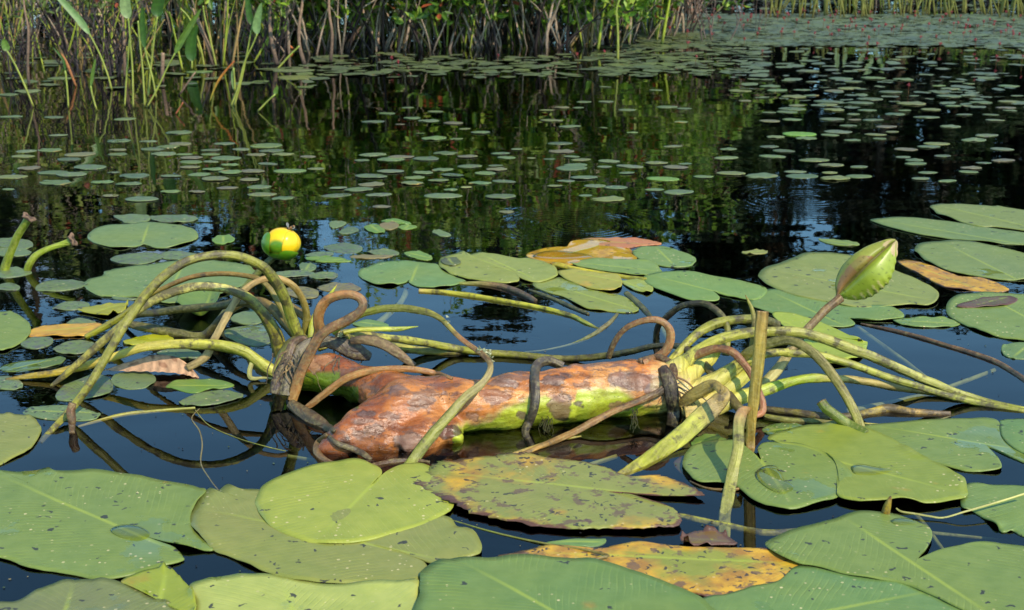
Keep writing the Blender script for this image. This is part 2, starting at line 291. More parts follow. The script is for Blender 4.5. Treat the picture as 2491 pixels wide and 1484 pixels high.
exec_pads = [
 # crop, outline, centre, label, colour, kw
 ('e', [(-60,500),(0,495),(120,505),(270,495),(345,476),(410,500),(600,495),(800,510),(950,525),(1110,555),(1260,580),(1400,610),(1480,645),(1410,730),(1370,820),(1375,900),(1440,980),(1530,1065),(1400,1062),(1290,1045),(1180,1005),(1010,968),(1120,1000),(1250,1050),(1310,1110),(1300,1145),(1100,1200),(900,1260),(700,1275),(560,1245),(400,1220),(200,1190),(100,1150),(0,1120),(-150,1080),(-200,800)], (930,935), 'largest front green pad at the left edge, slit open on its right side', GR, dict(apex=(130,590), z=.006, curl=.008, spots=.16, wet=.42)),
 ('f', [(-977,628),(-907,645),(-837,605),(-740,630),(-560,640),(0,700),(500,780),(740,835),(800,900),(870,912),(925,945),(975,1040),(960,1100),(850,1130),(700,1165),(580,1150),(400,1090),(200,1035),(420,1085),(500,1120),(570,1160),(585,1210),(540,1270),(400,1300),(180,1300),(0,1312),(-227,1300),(-427,1265),(-577,1220),(-717,1160),(-827,1110),(-947,1065),(-1037,980),(-1102,900),(-1107,820),(-1067,730)], (150,1028), 'wide olive green lily pad partly covered by the round bright pad on top of it', OL, dict(apex=(-900,800), z=.009, curl=.006, spots=.15, wet=.15)),
 ('f', [(-570,600),(-400,520),(-200,460),(-40,437),(100,440),(200,465),(255,495),(255,540),(185,617),(262,560),(300,505),(380,465),(470,452),(560,465),(700,530),(760,600),(780,700),(768,770),(720,810),(560,890),(400,940),(200,1000),(0,1032),(-220,1028),(-330,1000),(-500,930),(-600,840),(-645,740),(-620,670)], (165,640), 'round bright yellow green pad lying on top of its olive neighbour below the rootstock', YG, dict(apex=(-220,1028), z=.014, curl=.004, spots=.12, wet=.0)),
 ('f', [(497,600),(540,560),(600,520),(640,480),(700,455),(870,430),(1050,418),(1250,410),(1400,422),(1600,440),(1750,460),(1880,500),(1990,545),(2100,560),(2250,560),(2400,600),(2520,655),(2560,690),(2430,690),(2200,682),(1870,662),(2000,692),(2200,750),(2350,800),(2400,860),(2380,905),(2300,915),(2100,930),(1850,925),(1600,930),(1300,900),(1000,840),(850,790),(700,720),(580,650)], (1835,652), 'ragged lily pad with torn brown margin and many black holes below the rootstock', OL, dict(apex=(650,520), z=.017, curl=.005, spots=.66, brn=.46, yel=.42, wet=.2, ragged=.05)),
 ('f', [(1000,1137),(1150,1090),(1400,1040),(1550,1030),(1700,1045),(1900,1050),(2100,1020),(2300,1030),(2480,1035),(2700,1045),(2900,1050),(3050,1080),(3200,1130),(3320,1150),(3290,1210),(3180,1280),(3000,1340),(2800,1380),(2600,1400),(2477,1370),(2250,1300),(1950,1205),(1750,1160),(1500,1130),(1200,1125)], (2450,1130), 'orange and green decaying lily pad with black spots between the front green pads', lin(140,150,62,.95), dict(apex=(1300,1080), z=.005, spots=.8, yel=.8, brn=.42, wet=.25, ragged=.04)),
 ('f', [(550,1240),(620,1180),(720,1150),(850,1130),(1050,1140),(1250,1125),(1500,1135),(1750,1160),(1950,1205),(2250,1300),(2450,1400),(2600,1484),(2700,1700),(1600,1900),(560,1700),(535,1400),(535,1320)], (1650,1620), 'smooth deep green lily pad at the bottom centre of the photo', lin(98,135,76,.92), dict(apex=(900,1200), z=.016, spots=.04, wet=.1)),
 ('g', [(620,1050),(680,1000),(780,950),(950,900),(1100,860),(1200,820),(1300,800),(1400,805),(1520,815),(1640,850),(1740,890),(1800,930),(1815,990),(1770,1080),(1715,1145),(1850,1092),(2000,1055),(2150,1035),(2300,1035),(2477,1055),(2650,1100),(2750,1400),(2600,1600),(2300,1600),(2000,1500),(1800,1400),(1600,1320),(1400,1285),(1200,1255),(1000,1200),(840,1175),(700,1120)], (1685,1185), 'green lily pad with pale specks and a deep open notch in the lower right corner', GR, dict(apex=(2300,1600), z=.015, spots=.1, wet=.28)),
 ('g', [(-60,1470),(150,1420),(340,1390),(560,1330),(720,1290),(830,1190),(950,1180),(1200,1200),(2000,1300),(2400,1700),(1500,1900),(-100,1800)], (600,1600), 'smooth blue green lily pad along the bottom edge right of centre', GRB, dict(apex=(1900,1350), z=.009, spots=.06, wet=.35)),
 ('g', [(35,420),(60,370),(120,320),(230,295),(400,292),(480,330),(540,380),(578,428),(592,400),(565,350),(600,315),(700,300),(850,312),(1000,355),(1130,420),(1220,500),(1245,560),(1200,640),(1130,700),(1000,735),(850,775),(750,775),(620,745),(520,700),(420,620),(300,590),(150,585),(80,540),(30,470)], (595,445), 'heart shaped green lily pad densely flecked with tan and holding a small puddle', GR, dict(apex=(830,770), z=.014, spots=.08, wet=.36)),
 ('g', [(640,290),(750,230),(900,190),(1050,180),(1200,185),(1350,215),(1500,270),(1600,330),(1700,400),(1800,440),(1950,510),(2040,580),(2065,650),(2060,700),(1950,725),(1800,750),(1650,740),(1500,735),(1300,735),(1140,695),(1150,600),(1100,420),(900,330)], (1130,430), 'bright green and yellow lily pad with its raised back edge in the sun at right', lin(130,152,62,.9), dict(apex=(2065,690), z=.008, spots=.05, yel=.1, wet=.25, curl=.006, bow=.004)),
 ('g', [(1320,165),(1500,150),(1700,135),(1900,120),(2100,120),(2280,145),(2310,200),(2340,280),(2500,380),(2500,435),(2400,400),(2220,320),(2290,400),(2315,450),(2300,490),(2200,500),(2070,495),(1950,470),(1830,440),(1720,400),(1600,330),(1480,260),(1350,190)], (2195,300), 'flat green lily pad behind the bright yellow tinged pad at the right', GR, dict(apex=(1400,170), z=.004, spots=.08, wet=.38)),
 ('g', [(2305,200),(2310,140),(2400,128),(2550,128),(2700,200),(2600,400),(2477,370),(2380,320),(2320,260)], (2560,260), 'green lily pad cut off by the right edge above the pale rootlet', GRB, dict(z=.009, wet=.25)),
 ('g', [(2040,600),(2250,595),(2477,600),(2700,620),(2700,1000),(2477,960),(2400,925),(2320,930),(2270,890),(2120,790),(2030,760)], (2620,760), 'green lily pad at the right edge crossed by a thin pale rootlet', lin(108,142,80,.9), dict(z=.004, wet=.35, curl=.006)),
 ('e', [(-100,1480),(120,1440),(300,1350),(480,1290),(620,1282),(800,1290),(950,1340),(1050,1400),(1150,1440),(1250,1484),(1300,1700),(-100,1800)], (400,1750), 'dull grey green lily pad in the bottom left corner', lin(118,130,90,.85), dict(z=.010, wet=.3, spots=.1)),
 ('e', [(1360,1320),(1500,1270),(1700,1245),(1900,1235),(2100,1270),(2300,1310),(2477,1315),(2800,1300),(2990,1290),(3010,1400),(3000,1500),(2600,1650),(1500,1650),(1400,1420)], (2200,1750), 'pale lime underside of an overturned lily pad at the bottom edge', lin(172,190,105,.95), dict(apex=(2000,1250), z=.006, wet=.4, spots=.15)),
 ('e', [(870,1300),(1000,1240),(1160,1200),(1220,1200),(1290,1270),(1370,1360),(1410,1484),(1400,1550),(1250,1500),(1100,1420),(1040,1380),(950,1340)], (1150,1450), 'small folded yellow green leaf squeezed between pads near the bottom left', lin(140,160,45,.95), dict(apex=(1200,1200), z=.013, curl=.014, wet=.1, yel=.2)),
 ('e', [(-60,100),(50,92),(180,98),(250,120),(290,180),(295,220),(250,300),(200,350),(100,400),(0,450),(-100,480),(-150,250)], (-80,260), 'olive green lily pad at the left edge beside the foot of the long arching stalk', OL, dict(z=.006, spots=.2, wet=.1)),
 ('f', [(1440,1003),(1650,976),(1830,972),(1870,990),(1800,1025),(1600,1030)], (1700,1000), 'thin green sliver of leaf just under the ragged spotted pad', GRB, dict(z=.003)),
 ('e', [(165,60),(260,30),(450,20),(600,40),(700,75),(720,100),(650,125),(480,130),(300,115),(200,90)], (520,70), 'small pad eaten full of dark spots around the foot of the long arching stalk', BLG, dict(z=.003, spots=.85, brn=.2)),
 ('a', [(0,800),(80,805),(150,840),(205,880),(225,930),(210,980),(150,1030),(80,1065),(0,1085),(-150,1050),(-200,900),(-100,820)], (-70,950), 'plain green lily pad cut by the left edge beside a fallen yellow leaf', GR, dict(z=.008, spots=0, wet=0)),
 ('a', [(630,260),(680,210),(780,180),(950,170),(1080,150),(1200,165),(1330,185),(1410,225),(1430,260),(1380,295),(1250,330),(1130,335),(1062,315),(1020,318),(960,330),(850,340),(760,325),(680,300)], (1035,280), 'oval green lily pad floating alone on dark water behind the left stalks', lin(108,138,88,.9), dict(apex=(1080,150), z=.005, spots=.08, wet=.2)),
 ('a', [(610,620),(630,575),(740,540),(760,510),(900,480),(1050,465),(1280,430),(1500,430),(1700,450),(1820,490),(1850,560),(1700,640),(1500,700),(1250,740),(1100,720),(950,700),(800,690),(700,680)], (1250,600), 'large green lily pad lying directly behind the tall arching stalks', lin(108,140,88,.9), dict(z=.005, spots=.06, wet=.2, ragged=.02)),
 ('a', [(1280,790),(1330,720),(1400,690),(1500,655),(1580,680),(1595,730),(1540,830),(1420,850),(1330,840)], (1450,840), 'curved green leaf poking up between the left stalks', lin(95,130,60,.9), dict(apex=(1550,660), z=.008, bow=.02, wet=.1)),
 ('m', [(300,740),(340,700),(450,660),(600,645),(780,650),(880,680),(920,720),(1060,780),(1060,790),(980,820),(850,832),(740,828),(670,800),(662,783),(640,797),(560,815),(450,815),(370,790)], (690,772), 'clean blue green lily pad leftmost of the row behind the rootstock', lin(105,145,88,.92), dict(apex=(740,650), z=.007, curl=.008, spots=.03, wet=.15)),
 ('m', [(885,650),(930,620),(1050,590),(1090,620),(1200,690),(1390,715),(1455,770),(1450,800),(1350,812),(1200,800),(1060,770),(950,735),(890,690)], (1370,712), 'olive lily pad with a grey scrap on its left rim behind the rootstock', lin(140,155,75,.92), dict(z=.013, spots=.1, wet=.1)),
 ('m', [(1085,620),(1110,600),(1180,585),(1300,600),(1450,630),(1550,630),(1680,670),(1735,720),(1730,760),(1640,790),(1520,790),(1430,750),(1395,715),(1250,690),(1150,650)], (1400,700), 'yellow olive lily pad overlapping the row just left of the orange yellow leaf', lin(142,158,80,.92), dict(z=.010, spots=.08, wet=.15)),
 ('m', [(1510,600),(1600,560),(1720,540),(1800,540),(1830,510),(1900,490),(2050,490),(2200,520),(2290,580),(2310,630),(2280,660),(2150,650),(1950,640),(1830,670),(1690,670),(1600,640)], (1780,600), 'wet yellow lily pad shining under a film of water', lin(205,160,50,.95), dict(z=.0045, yel=.6, wet=.85, spots=.1, brn=.15)),
 ('m', [(1830,660),(1900,640),(2040,625),(2200,640),(2400,650),(2477,700),(2490,740),(2380,750),(2200,735),(2000,700)], (2200,690), 'green lily pad behind the thick yellow stalk end', lin(118,150,80,.92), dict(z=.006, wet=.2)),
 ('m', [(1740,720),(1850,710),(2000,735),(2150,750),(2200,790),(2190,840),(2100,860),(1980,845),(1870,810),(1780,770)], (2180,795), 'yellowish lily pad with a torn edge under the thick yellow stalk end', lin(165,165,70,.92), dict(z=.011, yel=.2, brn=.1)),
 ('m', [(1560,800),(1750,760),(1900,830),(2100,870),(2230,900),(2300,960),(2320,1000),(2230,1015),(2080,1000),(1930,980),(1780,900),(1650,860)], (2150,950), 'lily pad crowded with tan flecks sinking at its right end behind the rootstock', lin(135,152,72,.9), dict(apex=(1650,800), z=.003, yel=.12, wet=.5, spots=.1)),
 ('m', [(2200,790),(2300,780),(2400,800),(2425,860),(2350,868),(2260,838)], (2230,800), 'small yellow green lobe showing between two larger pads behind the curled brown stalk', lin(145,165,75,.92), dict(z=.009)),
 ('c', [(625,150),(640,110),(750,95),(900,90),(1080,120),(1250,150),(1400,190),(1410,230),(1340,270),(1200,250),(1110,232),(1072,222),(1112,255),(1090,280),(1000,282),(900,270),(780,230),(680,190)], (1050,213), 'long fresh green lily pad behind the black arched stalk', lin(112,150,80,.93), dict(apex=(680,120), z=.011, spots=.03, wet=.15)),
 ('c', [(1300,290),(1410,200),(1700,230),(2000,300),(2226,320),(2300,380),(2150,400),(1950,392),(1985,425),(1900,442),(1750,440),(1640,400),(1500,370),(1380,330)], (1800,385), 'green lily pad stretched out below the folded leaf bud', lin(105,142,80,.92), dict(z=.006, spots=.08, wet=.2)),
 ('d', [(495,560),(540,500),(650,465),(760,420),(900,390),(1100,395),(1300,430),(1450,500),(1650,580),(1800,660),(1820,730),(1750,775),(1600,770),(1400,790),(1200,790),(1000,755),(800,715),(650,660),(540,610)], (1500,690), 'broad olive lily pad directly behind the folded leaf bud', lin(132,148,82,.92), dict(apex=(600,520), z=.010, spots=.14, wet=.3)),
 ('d', [(1645,370),(1680,320),(1800,300),(2000,300),(2200,330),(2453,390),(2600,450),(2600,550),(2420,580),(2300,585),(2100,560),(1900,520),(1740,450),(1690,410)], (2350,560), 'grey green lily pad above the orange sunken leaf at right', lin(118,142,85,.9), dict(z=.009, spots=.06, wet=.3)),
 ('d', [(1320,140),(1450,130),(1640,125),(1900,150),(2200,200),(2453,240),(2600,260),(2600,330),(2453,320),(2200,310),(1900,280),(1650,240),(1450,190)], (2250,290), 'long narrow looking green lily pad second from the top at the right edge', lin(110,138,85,.9), dict(z=.006, spots=.06, wet=.2)),
 ('d', [(1760,50),(1800,30),(1950,25),(2200,45),(2300,50),(2453,80),(2600,100),(2600,230),(2453,220),(2250,195),(2100,190),(1900,130),(1800,90)], (2300,150), 'farthest of the big lily pads at the right edge next to dark open water', lin(122,142,82,.9), dict(z=.009, spots=.18, wet=.35)),
 ('d', [(1520,440),(1650,440),(1800,490),(1950,550),(2100,565),(2250,600),(2340,650),(2300,670),(2100,660),(1900,640),(1800,600),(1650,520)], (1950,590), 'orange yellow sunken lily leaf right of the folded leaf bud', lin(195,145,55,.9), dict(z=.003, yel=.7, brn=.45, spots=.35, wet=.4)),
 ('d', [(1900,740),(1980,700),(2150,675),(2400,690),(2600,720),(2600,1050),(2453,1035),(2250,1000),(2100,950),(1980,900),(1900,850),(1880,800)], (2500,880), 'green lily pad at the right edge carrying a dark dead leaf', lin(115,145,80,.9), dict(z=.006, spots=.08, wet=.35)),
 ('d', [(1960,780),(2100,740),(2200,720),(2350,710),(2405,740),(2350,770),(2200,795),(2000,795)], (2180,760), 'dark brown dead leaf lying on the green pad at the right edge', lin(85,72,65,.8), dict(z=.012, brn=1.0, wet=.2, cat='dead leaf', name='dead_leaf')),
 ('d', [(1490,880),(1600,865),(1750,862),(1900,870),(1985,900),(1900,925),(1700,930),(1550,910)], (1750,895), 'slim green pad floating on blue water above the brown bent stem', lin(108,145,85,.9), dict(z=.004)),
 ('d', [(600,850),(650,830),(800,860),(1000,930),(1150,1000),(1250,1050),(1300,1060),(1260,1150),(1150,1190),(1050,1210),(950,1180),(870,1080),(700,950)], (850,960), 'sunlit yellow green lily pad seen under the big right arch of stalks', lin(155,180,60,.95), dict(apex=(1250,1120), z=.003, wet=.45, bow=.004)),
 ('d', [(2290,1080),(2380,1045),(2500,1050),(2500,1150),(2380,1160),(2300,1130)], (2440,1100), 'small spotted pad at the right edge under the brown bent stem', lin(95,130,85,.9), dict(z=.003, spots=.4)),
 ('d', [(940,280),(1050,280),(1200,300),(1240,320),(1150,328),(1020,315)], (1100,305), 'small green pad afloat left of the folded leaf bud tip', GR, dict(z=.004)),
 ('d', [(375,375),(470,360),(560,365),(540,385),(420,388)], (470,375), 'tiny oval pad alone on dark water left of the folded leaf bud', lin(130,140,70,.9), dict(z=.003)),
 ('D', [(1540,612),(1600,600),(1660,615),(1692,632),(1680,648),(1620,650),(1560,635)], (1620,628), 'green lily pad at the right of the wet yellow one', lin(110,145,85,.9), dict(z=.005, wet=.4)),
 ('g', [(600,190),(700,150),(850,150),(920,180),(880,230),(750,240),(650,230)], (760,190), 'dark green half sunken pad behind the bright yellow tinged pad', lin(85,115,60,.85), dict(z=.002, wet=.5)),
 ('g', [(90,300),(150,240),(260,225),(330,260),(350,300),(200,305)], (230,265), 'dark green leaf in shadow behind the tan flecked heart shaped pad', lin(80,120,45,.85), dict(z=.003, wet=.2)),
 ('b', [(600,420),(700,395),(800,410),(830,435),(700,445)], (715,420), 'small green pad tucked beside the pale pointed shoot', GRB, dict(z=.004)),
 ('a', [(205,975),(240,920),(400,895),(600,890),(720,885),(740,920),(650,970),(500,978),(300,975)], (450,930), 'fallen orange yellow leaf floating at the left', lin(200,158,62,.9), dict(z=.005, yel=.7, spots=.05, wet=.1)),
 ('a', [(560,790),(700,765),(900,742),(925,760),(900,800),(800,835),(640,815)], (760,790), 'olive yellow leaf with black spots propped on the left stalks', lin(150,155,40,.95), dict(z=.012, curl=.012, spots=.3, yel=.1)),
 ('a', [(890,1010),(1000,980),(1100,962),(1200,970),(1250,1000),(1100,1020),(950,1040)], (1060,1000), 'lime yellow leaf lying under the left stalks', lin(165,175,30,.95), dict(z=.004, spots=.1)),
 ('a', [(0,1200),(100,1160),(300,1140),(470,1125),(420,1180),(250,1210),(60,1230)], (220,1180), 'half sunken narrow green leaf at the left', lin(75,105,60,.85), dict(z=.001, wet=.6)),
 ('D', [(1640,1120),(1700,1100),(1690,1160),(1660,1150)], (1675,1135), 'brown scrap of leaf under the tan flecked pad', lin(90,80,50,.8), dict(z=-.004, brn=.8, cat='dead leaf', name='dead_leaf')),
 ('f', [(2400,985),(2480,945),(2560,935),(2680,945),(2760,985),(2800,1020),(2650,1030),(2450,1028)], (2580,1000), 'brown curled leaf scrap above the orange decaying pad', lin(110,75,50,.9), dict(z=.010, brn=.9, curl=.02, cat='dead leaf', name='dead_leaf', ragged=.1)),
 ('m', [(1900,492),(2000,475),(2150,478),(2300,475),(2450,500),(2477,520),(2330,530),(2250,550),(2100,540)], (2200,510), 'wrinkled salmon brown dead leaf behind the wet yellow pad', lin(190,120,85,.9), dict(z=.004, brn=.3, curl=.012, cat='dead leaf', name='dead_leaf', ragged=.06)),
 ('m', [(895,655),(940,635),(1010,640),(1040,675),(990,692),(920,680)], (965,662), 'grey dark scrap lying on the olive pad behind the rootstock', lin(75,80,75,.8), dict(z=.020, brn=.1, cat='dead leaf', name='dead_leaf')),
]
for it in exec_pads:
    c, ol, ce, lab, colr, kw = it
    pad(c, ol, ce, lab, colr, **kw)
def puddle_mat():
    q = N('puddle_water'); f = q.n('Fresnel', {'IOR': 1.34}).outputs[0]
    return q.finish(q.n('MixShader', {0: f, 1: q.n('BsdfTransparent', {'Color': (.95, .97, .93, 1)}).outputs[0], 2: q.n('BsdfGlossy', {'Color': (1, 1, 1, 1), 'Roughness': .02}).outputs[0]}).outputs[0])
M_PUD = puddle_mat()
PBV = {}
def puddle(c, ol, start):
    par = [o for o in bpy.data.objects if o.get('label', '').startswith(start)][0]
    base = max((v.co.z for v in par.data.vertices), default=.01)
    ring = crc([tuple(P(*p[:2])) for p in K(c, ol)], 5)
    if sum(ring[i-1][0]*ring[i][1]-ring[i][0]*ring[i-1][1] for i in range(len(ring))) < 0: ring.reverse()
    cx = sum(p[0] for p in ring)/len(ring); cy = sum(p[1] for p in ring)/len(ring); V, Fc = [], []; n = len(ring)
    for fr_, dz in ((1.0, .0), (.97, .0009), (.9, .0013), (.6, .0014)):
        for p in ring: V.append((cx+(p[0]-cx)*fr_, cy+(p[1]-cy)*fr_, dz))
    V.append((cx, cy, .0014))
    for r in range(3):
        for i in range(n): Fc.append((r*n+i, r*n+(i+1) % n, (r+1)*n+(i+1) % n, (r+1)*n+i))
    for i in range(n): Fc.append((3*n+i, 3*n+(i+1) % n, 4*n))
    dg = [v.co.z for v in par.data.vertices if abs(v.co.x+par.location.x-cx) < .03 and abs(v.co.y+par.location.y-cy) < .03]
    z0 = (max(dg) if dg else base)+.0002
    V = [(x, y, z+z0) for x, y, z in V]
    mesh('puddle', V, Fc, M_PUD, par)
puddle('g', [(555,520),(620,480),(690,480),(730,520),(760,580),(822,628),(780,662),(720,672),(640,640),(580,600),(548,560)], 'heart shaped')
puddle('g', [(1240,480),(1290,465),(1380,480),(1480,500),(1530,505),(1430,530),(1340,535),(1260,530)], 'bright green and yellow')
puddle('g', [(1520,880),(1570,866),(1660,875),(1700,895),(1640,905),(1560,905)], 'green lily pad with pale specks')
puddle('e', [(795,935),(830,905),(920,895),(1020,915),(1075,960),(1000,995),(900,990),(830,965)], 'largest front')
0 and puddle('e', [(960,1050),(1010,1020),(1100,1030),(1180,1060),(1220,1090),(1150,1120),(1050,1125),(980,1100)], 'largest front')
puddle('m', [(1560,610),(1640,580),(1760,575),(1900,590),(2000,620),(1900,635),(1760,640),(1640,635)], 'wet yellow')
spotted = [  # small spotted or plain pads around the left stalks
 ('a', [(260,640),(300,590),(420,575),(560,575),(640,600),(560,630),(400,650)], 'left of the arches beside the short cut stalks', .55),
 ('a', [(800,410),(950,380),(1100,372),(1180,400),(1100,440),(1000,460),(850,445)], 'behind the arches left of the highest bend', .8),
 ('a', [(1150,385),(1250,365),(1400,380),(1440,400),(1300,425),(1180,415)], 'touching the outer side of the highest bend', .8),
 ('a', [(820,105),(900,98),(1060,100),(1080,135),(980,160),(900,155),(860,130)], 'against the far edge of the lone oval pad', .5),
 ('a', [(1080,115),(1200,100),(1350,110),(1430,130),(1300,155),(1150,150)], 'behind the lone oval pad on its right', .75),
 ('a', [(-20,490),(100,480),(200,500),(225,520),(120,545),(0,550)], 'at the foot of the two cut stalks', .6),
 ('a', [(0,330),(80,330),(180,345),(228,375),(150,395),(20,395),(-60,370)], 'crossed by the taller cut stalk', .3),
 ('a', [(-40,275),(60,268),(200,285),(240,320),(180,345),(0,330),(-60,300)], 'behind the taller cut stalk', .7),
 ('a', [(0,600),(70,590),(140,615),(130,640),(40,645),(-50,630)], 'at the left edge under the bent cut stalk', .7),
 ('a', [(150,1040),(200,990),(300,980),(380,1000),(360,1040),(250,1065)], 'below the fallen orange yellow leaf', .95),
 ('a', [(390,1060),(500,1010),(620,1005),(690,1050),(600,1100),(480,1105),(400,1085)], 'left of the crossing stalks in front of the orange leaf', .7),
 ('a', [(800,1285),(850,1240),(960,1225),(1080,1240),(1125,1290),(1060,1340),(930,1355),(830,1330)], 'in front of the tan dead leaf', .25),
 ('a', [(1195,1335),(1260,1300),(1400,1290),(1550,1290),(1650,1310),(1688,1330),(1600,1350),(1500,1355),(1430,1380),(1350,1378),(1250,1350)], 'clean and wavy just in front of the tan dead leaf tip', .0),
 ('a', [(1290,1453),(1400,1400),(1550,1375),(1700,1385),(1755,1405),(1680,1440),(1500,1480),(1350,1475)], 'nearest the left end of the rootstock', .6),
 ('a', [(400,1410),(450,1340),(560,1290),(700,1240),(790,1290),(815,1350),(760,1400),(600,1430),(450,1440)], 'under the lower end of the longest arch', .85),
 ('a', [(0,1260),(80,1265),(160,1310),(150,1350),(60,1360),(-50,1350),(-60,1280)], 'at the left edge near the tip of the lowest stalk', .7),
 ('a', [(1130,1090),(1300,1070),(1440,1090),(1430,1130),(1250,1130)], 'between the lowest arch and the tan dead leaf', .6),
 ('a', [(1660,850),(1750,800),(1850,795),(1900,850),(1870,880),(1750,885)], 'framed by the ribbon arch and the thick olive stalk', .3),
 ('a', [(1630,930),(1780,900),(1950,920),(1970,1000),(1850,1050),(1650,990)], 'in the shade right beside the left growing tip', .9),
 ('a', [(810,680),(900,640),(1040,640),(1070,680),(950,712),(830,705)], 'on the near edge of the large pad behind the arches', .6),
 ('a', [(1530,285),(1580,252),(1650,250),(1695,280),(1650,305),(1560,308)], 'plain green left of the yellow flower', .0),
 ('a', [(480,880),(560,845),(660,860),(700,885),(600,890),(520,893)], 'peeking over the fallen orange yellow leaf', .7),
 ('a', [(380,760),(480,725),(620,730),(640,760),(520,785),(400,780)], 'beside the olive yellow leaf', .8),
 ('m', [(90,378),(110,355),(170,350),(215,370),(150,400),(110,403)], 'leftmost of the little cluster right of the yellow flower', .3),
 ('m', [(340,402),(370,380),(440,380),(490,410),(480,435),(400,435)], 'front green one of the little cluster right of the yellow flower', .0),
 ('m', [(455,378),(500,360),(580,370),(590,395),(530,414),(470,402)], 'round brownish one of the little cluster right of the yellow flower', .1),
 ('m', [(585,400),(620,380),(700,380),(722,395),(640,412)], 'right hand one of the little cluster right of the yellow flower', .0),
 ('m', [(470,345),(560,335),(680,365),(640,377),(500,362)], 'back one of the little cluster right of the yellow flower', .0),
 ('m', [(160,432),(230,390),(290,400),(297,425),(210,442)], 'partly eaten one of the little cluster right of the yellow flower', .4),
 ('m', [(835,432),(860,412),(930,430),(970,455),(900,460)], 'bitten and alone on the blue reflection', .35),
 ('m', [(630,582),(720,572),(800,590),(835,620),(780,632),(680,612)], 'deep green just beyond the leftmost pad of the row', .0),
 ('m', [(360,572),(470,555),(580,570),(582,595),(450,597)], 'below the yellow flower and to its right', .6),
 ('m', [(235,607),(350,595),(540,600),(500,616),(350,622)], 'narrow tan one right of the flower stalk', .1),
 ('m', [(-10,640),(100,612),(220,630),(240,643),(100,648)], 'narrow light green one right of the flower stalk', .0),
 ('m', [(50,548),(100,520),(230,515),(330,545),(280,580),(150,578)], 'heavily spotted right of the yellow flower', .9),
 ('m', [(0,830),(100,800),(250,810),(322,840),(240,862),(80,857)], 'with reddish spots behind the brown loop', .95),
 ('m', [(-60,740),(40,720),(150,735),(120,765),(0,770)], 'small and spotted behind the left growing tip', .8),
 ('a', [(1960,530),(2080,505),(2240,510),(2260,530),(2100,550),(2000,552)], 'spotted in the gap under the yellow flower', .8),
 ('a', [(2050,640),(2150,612),(2280,640),(2290,690),(2200,700),(2080,680)], 'reddish brown between the ribbon arch and the pointed shoot', .95),
 ('a', [(2160,455),(2220,445),(2280,465),(2260,500),(2180,505)], 'plain, right under the yellow flower', .05),
 ('a', [(2210,405),(2330,400),(2480,410),(2480,430),(2330,435),(2230,425)], 'long and light green beside the yellow flower', .0),
 ('a', [(2200,385),(2300,365),(2400,370),(2380,395),(2260,400)], 'small and spotted beside the yellow flower', .7),
]
for i, (c, ol, where, s) in enumerate(spotted):
    ce = (sum(p[0] for p in ol)/len(ol), sum(p[1] for p in ol)/len(ol))
    colr = random.choice([BLG, lin(100,128,90,.88), lin(92,120,86,.88)])
    if 'reddish' in where or 'brownish' in where or 'tan one' in where: colr = lin(130,118,85,.85)
    if s < .05: colr = lin(95,140,62,.9)
    pad(c, ol, ce, 'small pad ' + where, colr, z=.0035, spots=s, wet=.25, brn=.05, cat='small pad', name='small_lily_pad', curl=.003, mat=M_SPAD if s > .05 else M_PAD)

# ------------------------------------------------------------------ stalks
def tube(pts, colf, hug=False, flat=.75, sides=12, cap=True, blot=.3, res=.004, rib=.06, wav=.02, seed=None):
    """pts: [x,y,g,w] in the common frame. returns verts, faces, cols, suv"""
    pts = [list(p) for p in pts]
    for idx in (2, 3):
        known = [i for i, p in enumerate(pts) if p[idx] is not None]
        for i, p in enumerate(pts):
            if p[idx] is None:
                lo = [k for k in known if k < i]; hi = [k for k in known if k > i]
                if lo and hi:
                    t = (i-lo[-1])/(hi[0]-lo[-1]); p[idx] = pts[lo[-1]][idx]*(1-t)+pts[hi[0]][idx]*t
                else: p[idx] = pts[lo[-1] if lo else hi[0]][idx]
    wp = []
    for x, y, g, w in pts:
        p = PG(x, y, g); d = proj(p)[2]
        wp.append((p.x, p.y, p.z, w*.5*d/F))
    if hug:                                           # lies on the rootstock: rest it on the bark
        n2 = []
        for q in cr(wp, 5):
            c0 = Vector((0, 0, H)); v = Vector(q[:3])-c0; L0 = v.length; v.normalize()
            hit = BV.ray_cast(c0, v)[0]
            if hit is not None:
                lh = (hit-c0).length-q[3]*.8
                if lh < L0+q[3]*.5: n = c0+v*lh; q = [n.x, n.y, n.z, q[3]*lh/L0]
            n2.append(q)
        for _ in range(2): n2 = [n2[0]]+[[(x+2*y+z)/4 for x, y, z in zip(n2[i-1], n2[i], n2[i+1])] for i in range(1, len(n2)-1)]+[n2[-1]]
        wp = n2
    return sweep(wp, colf, flat, sides, cap, blot, res, rib, wav, seed)
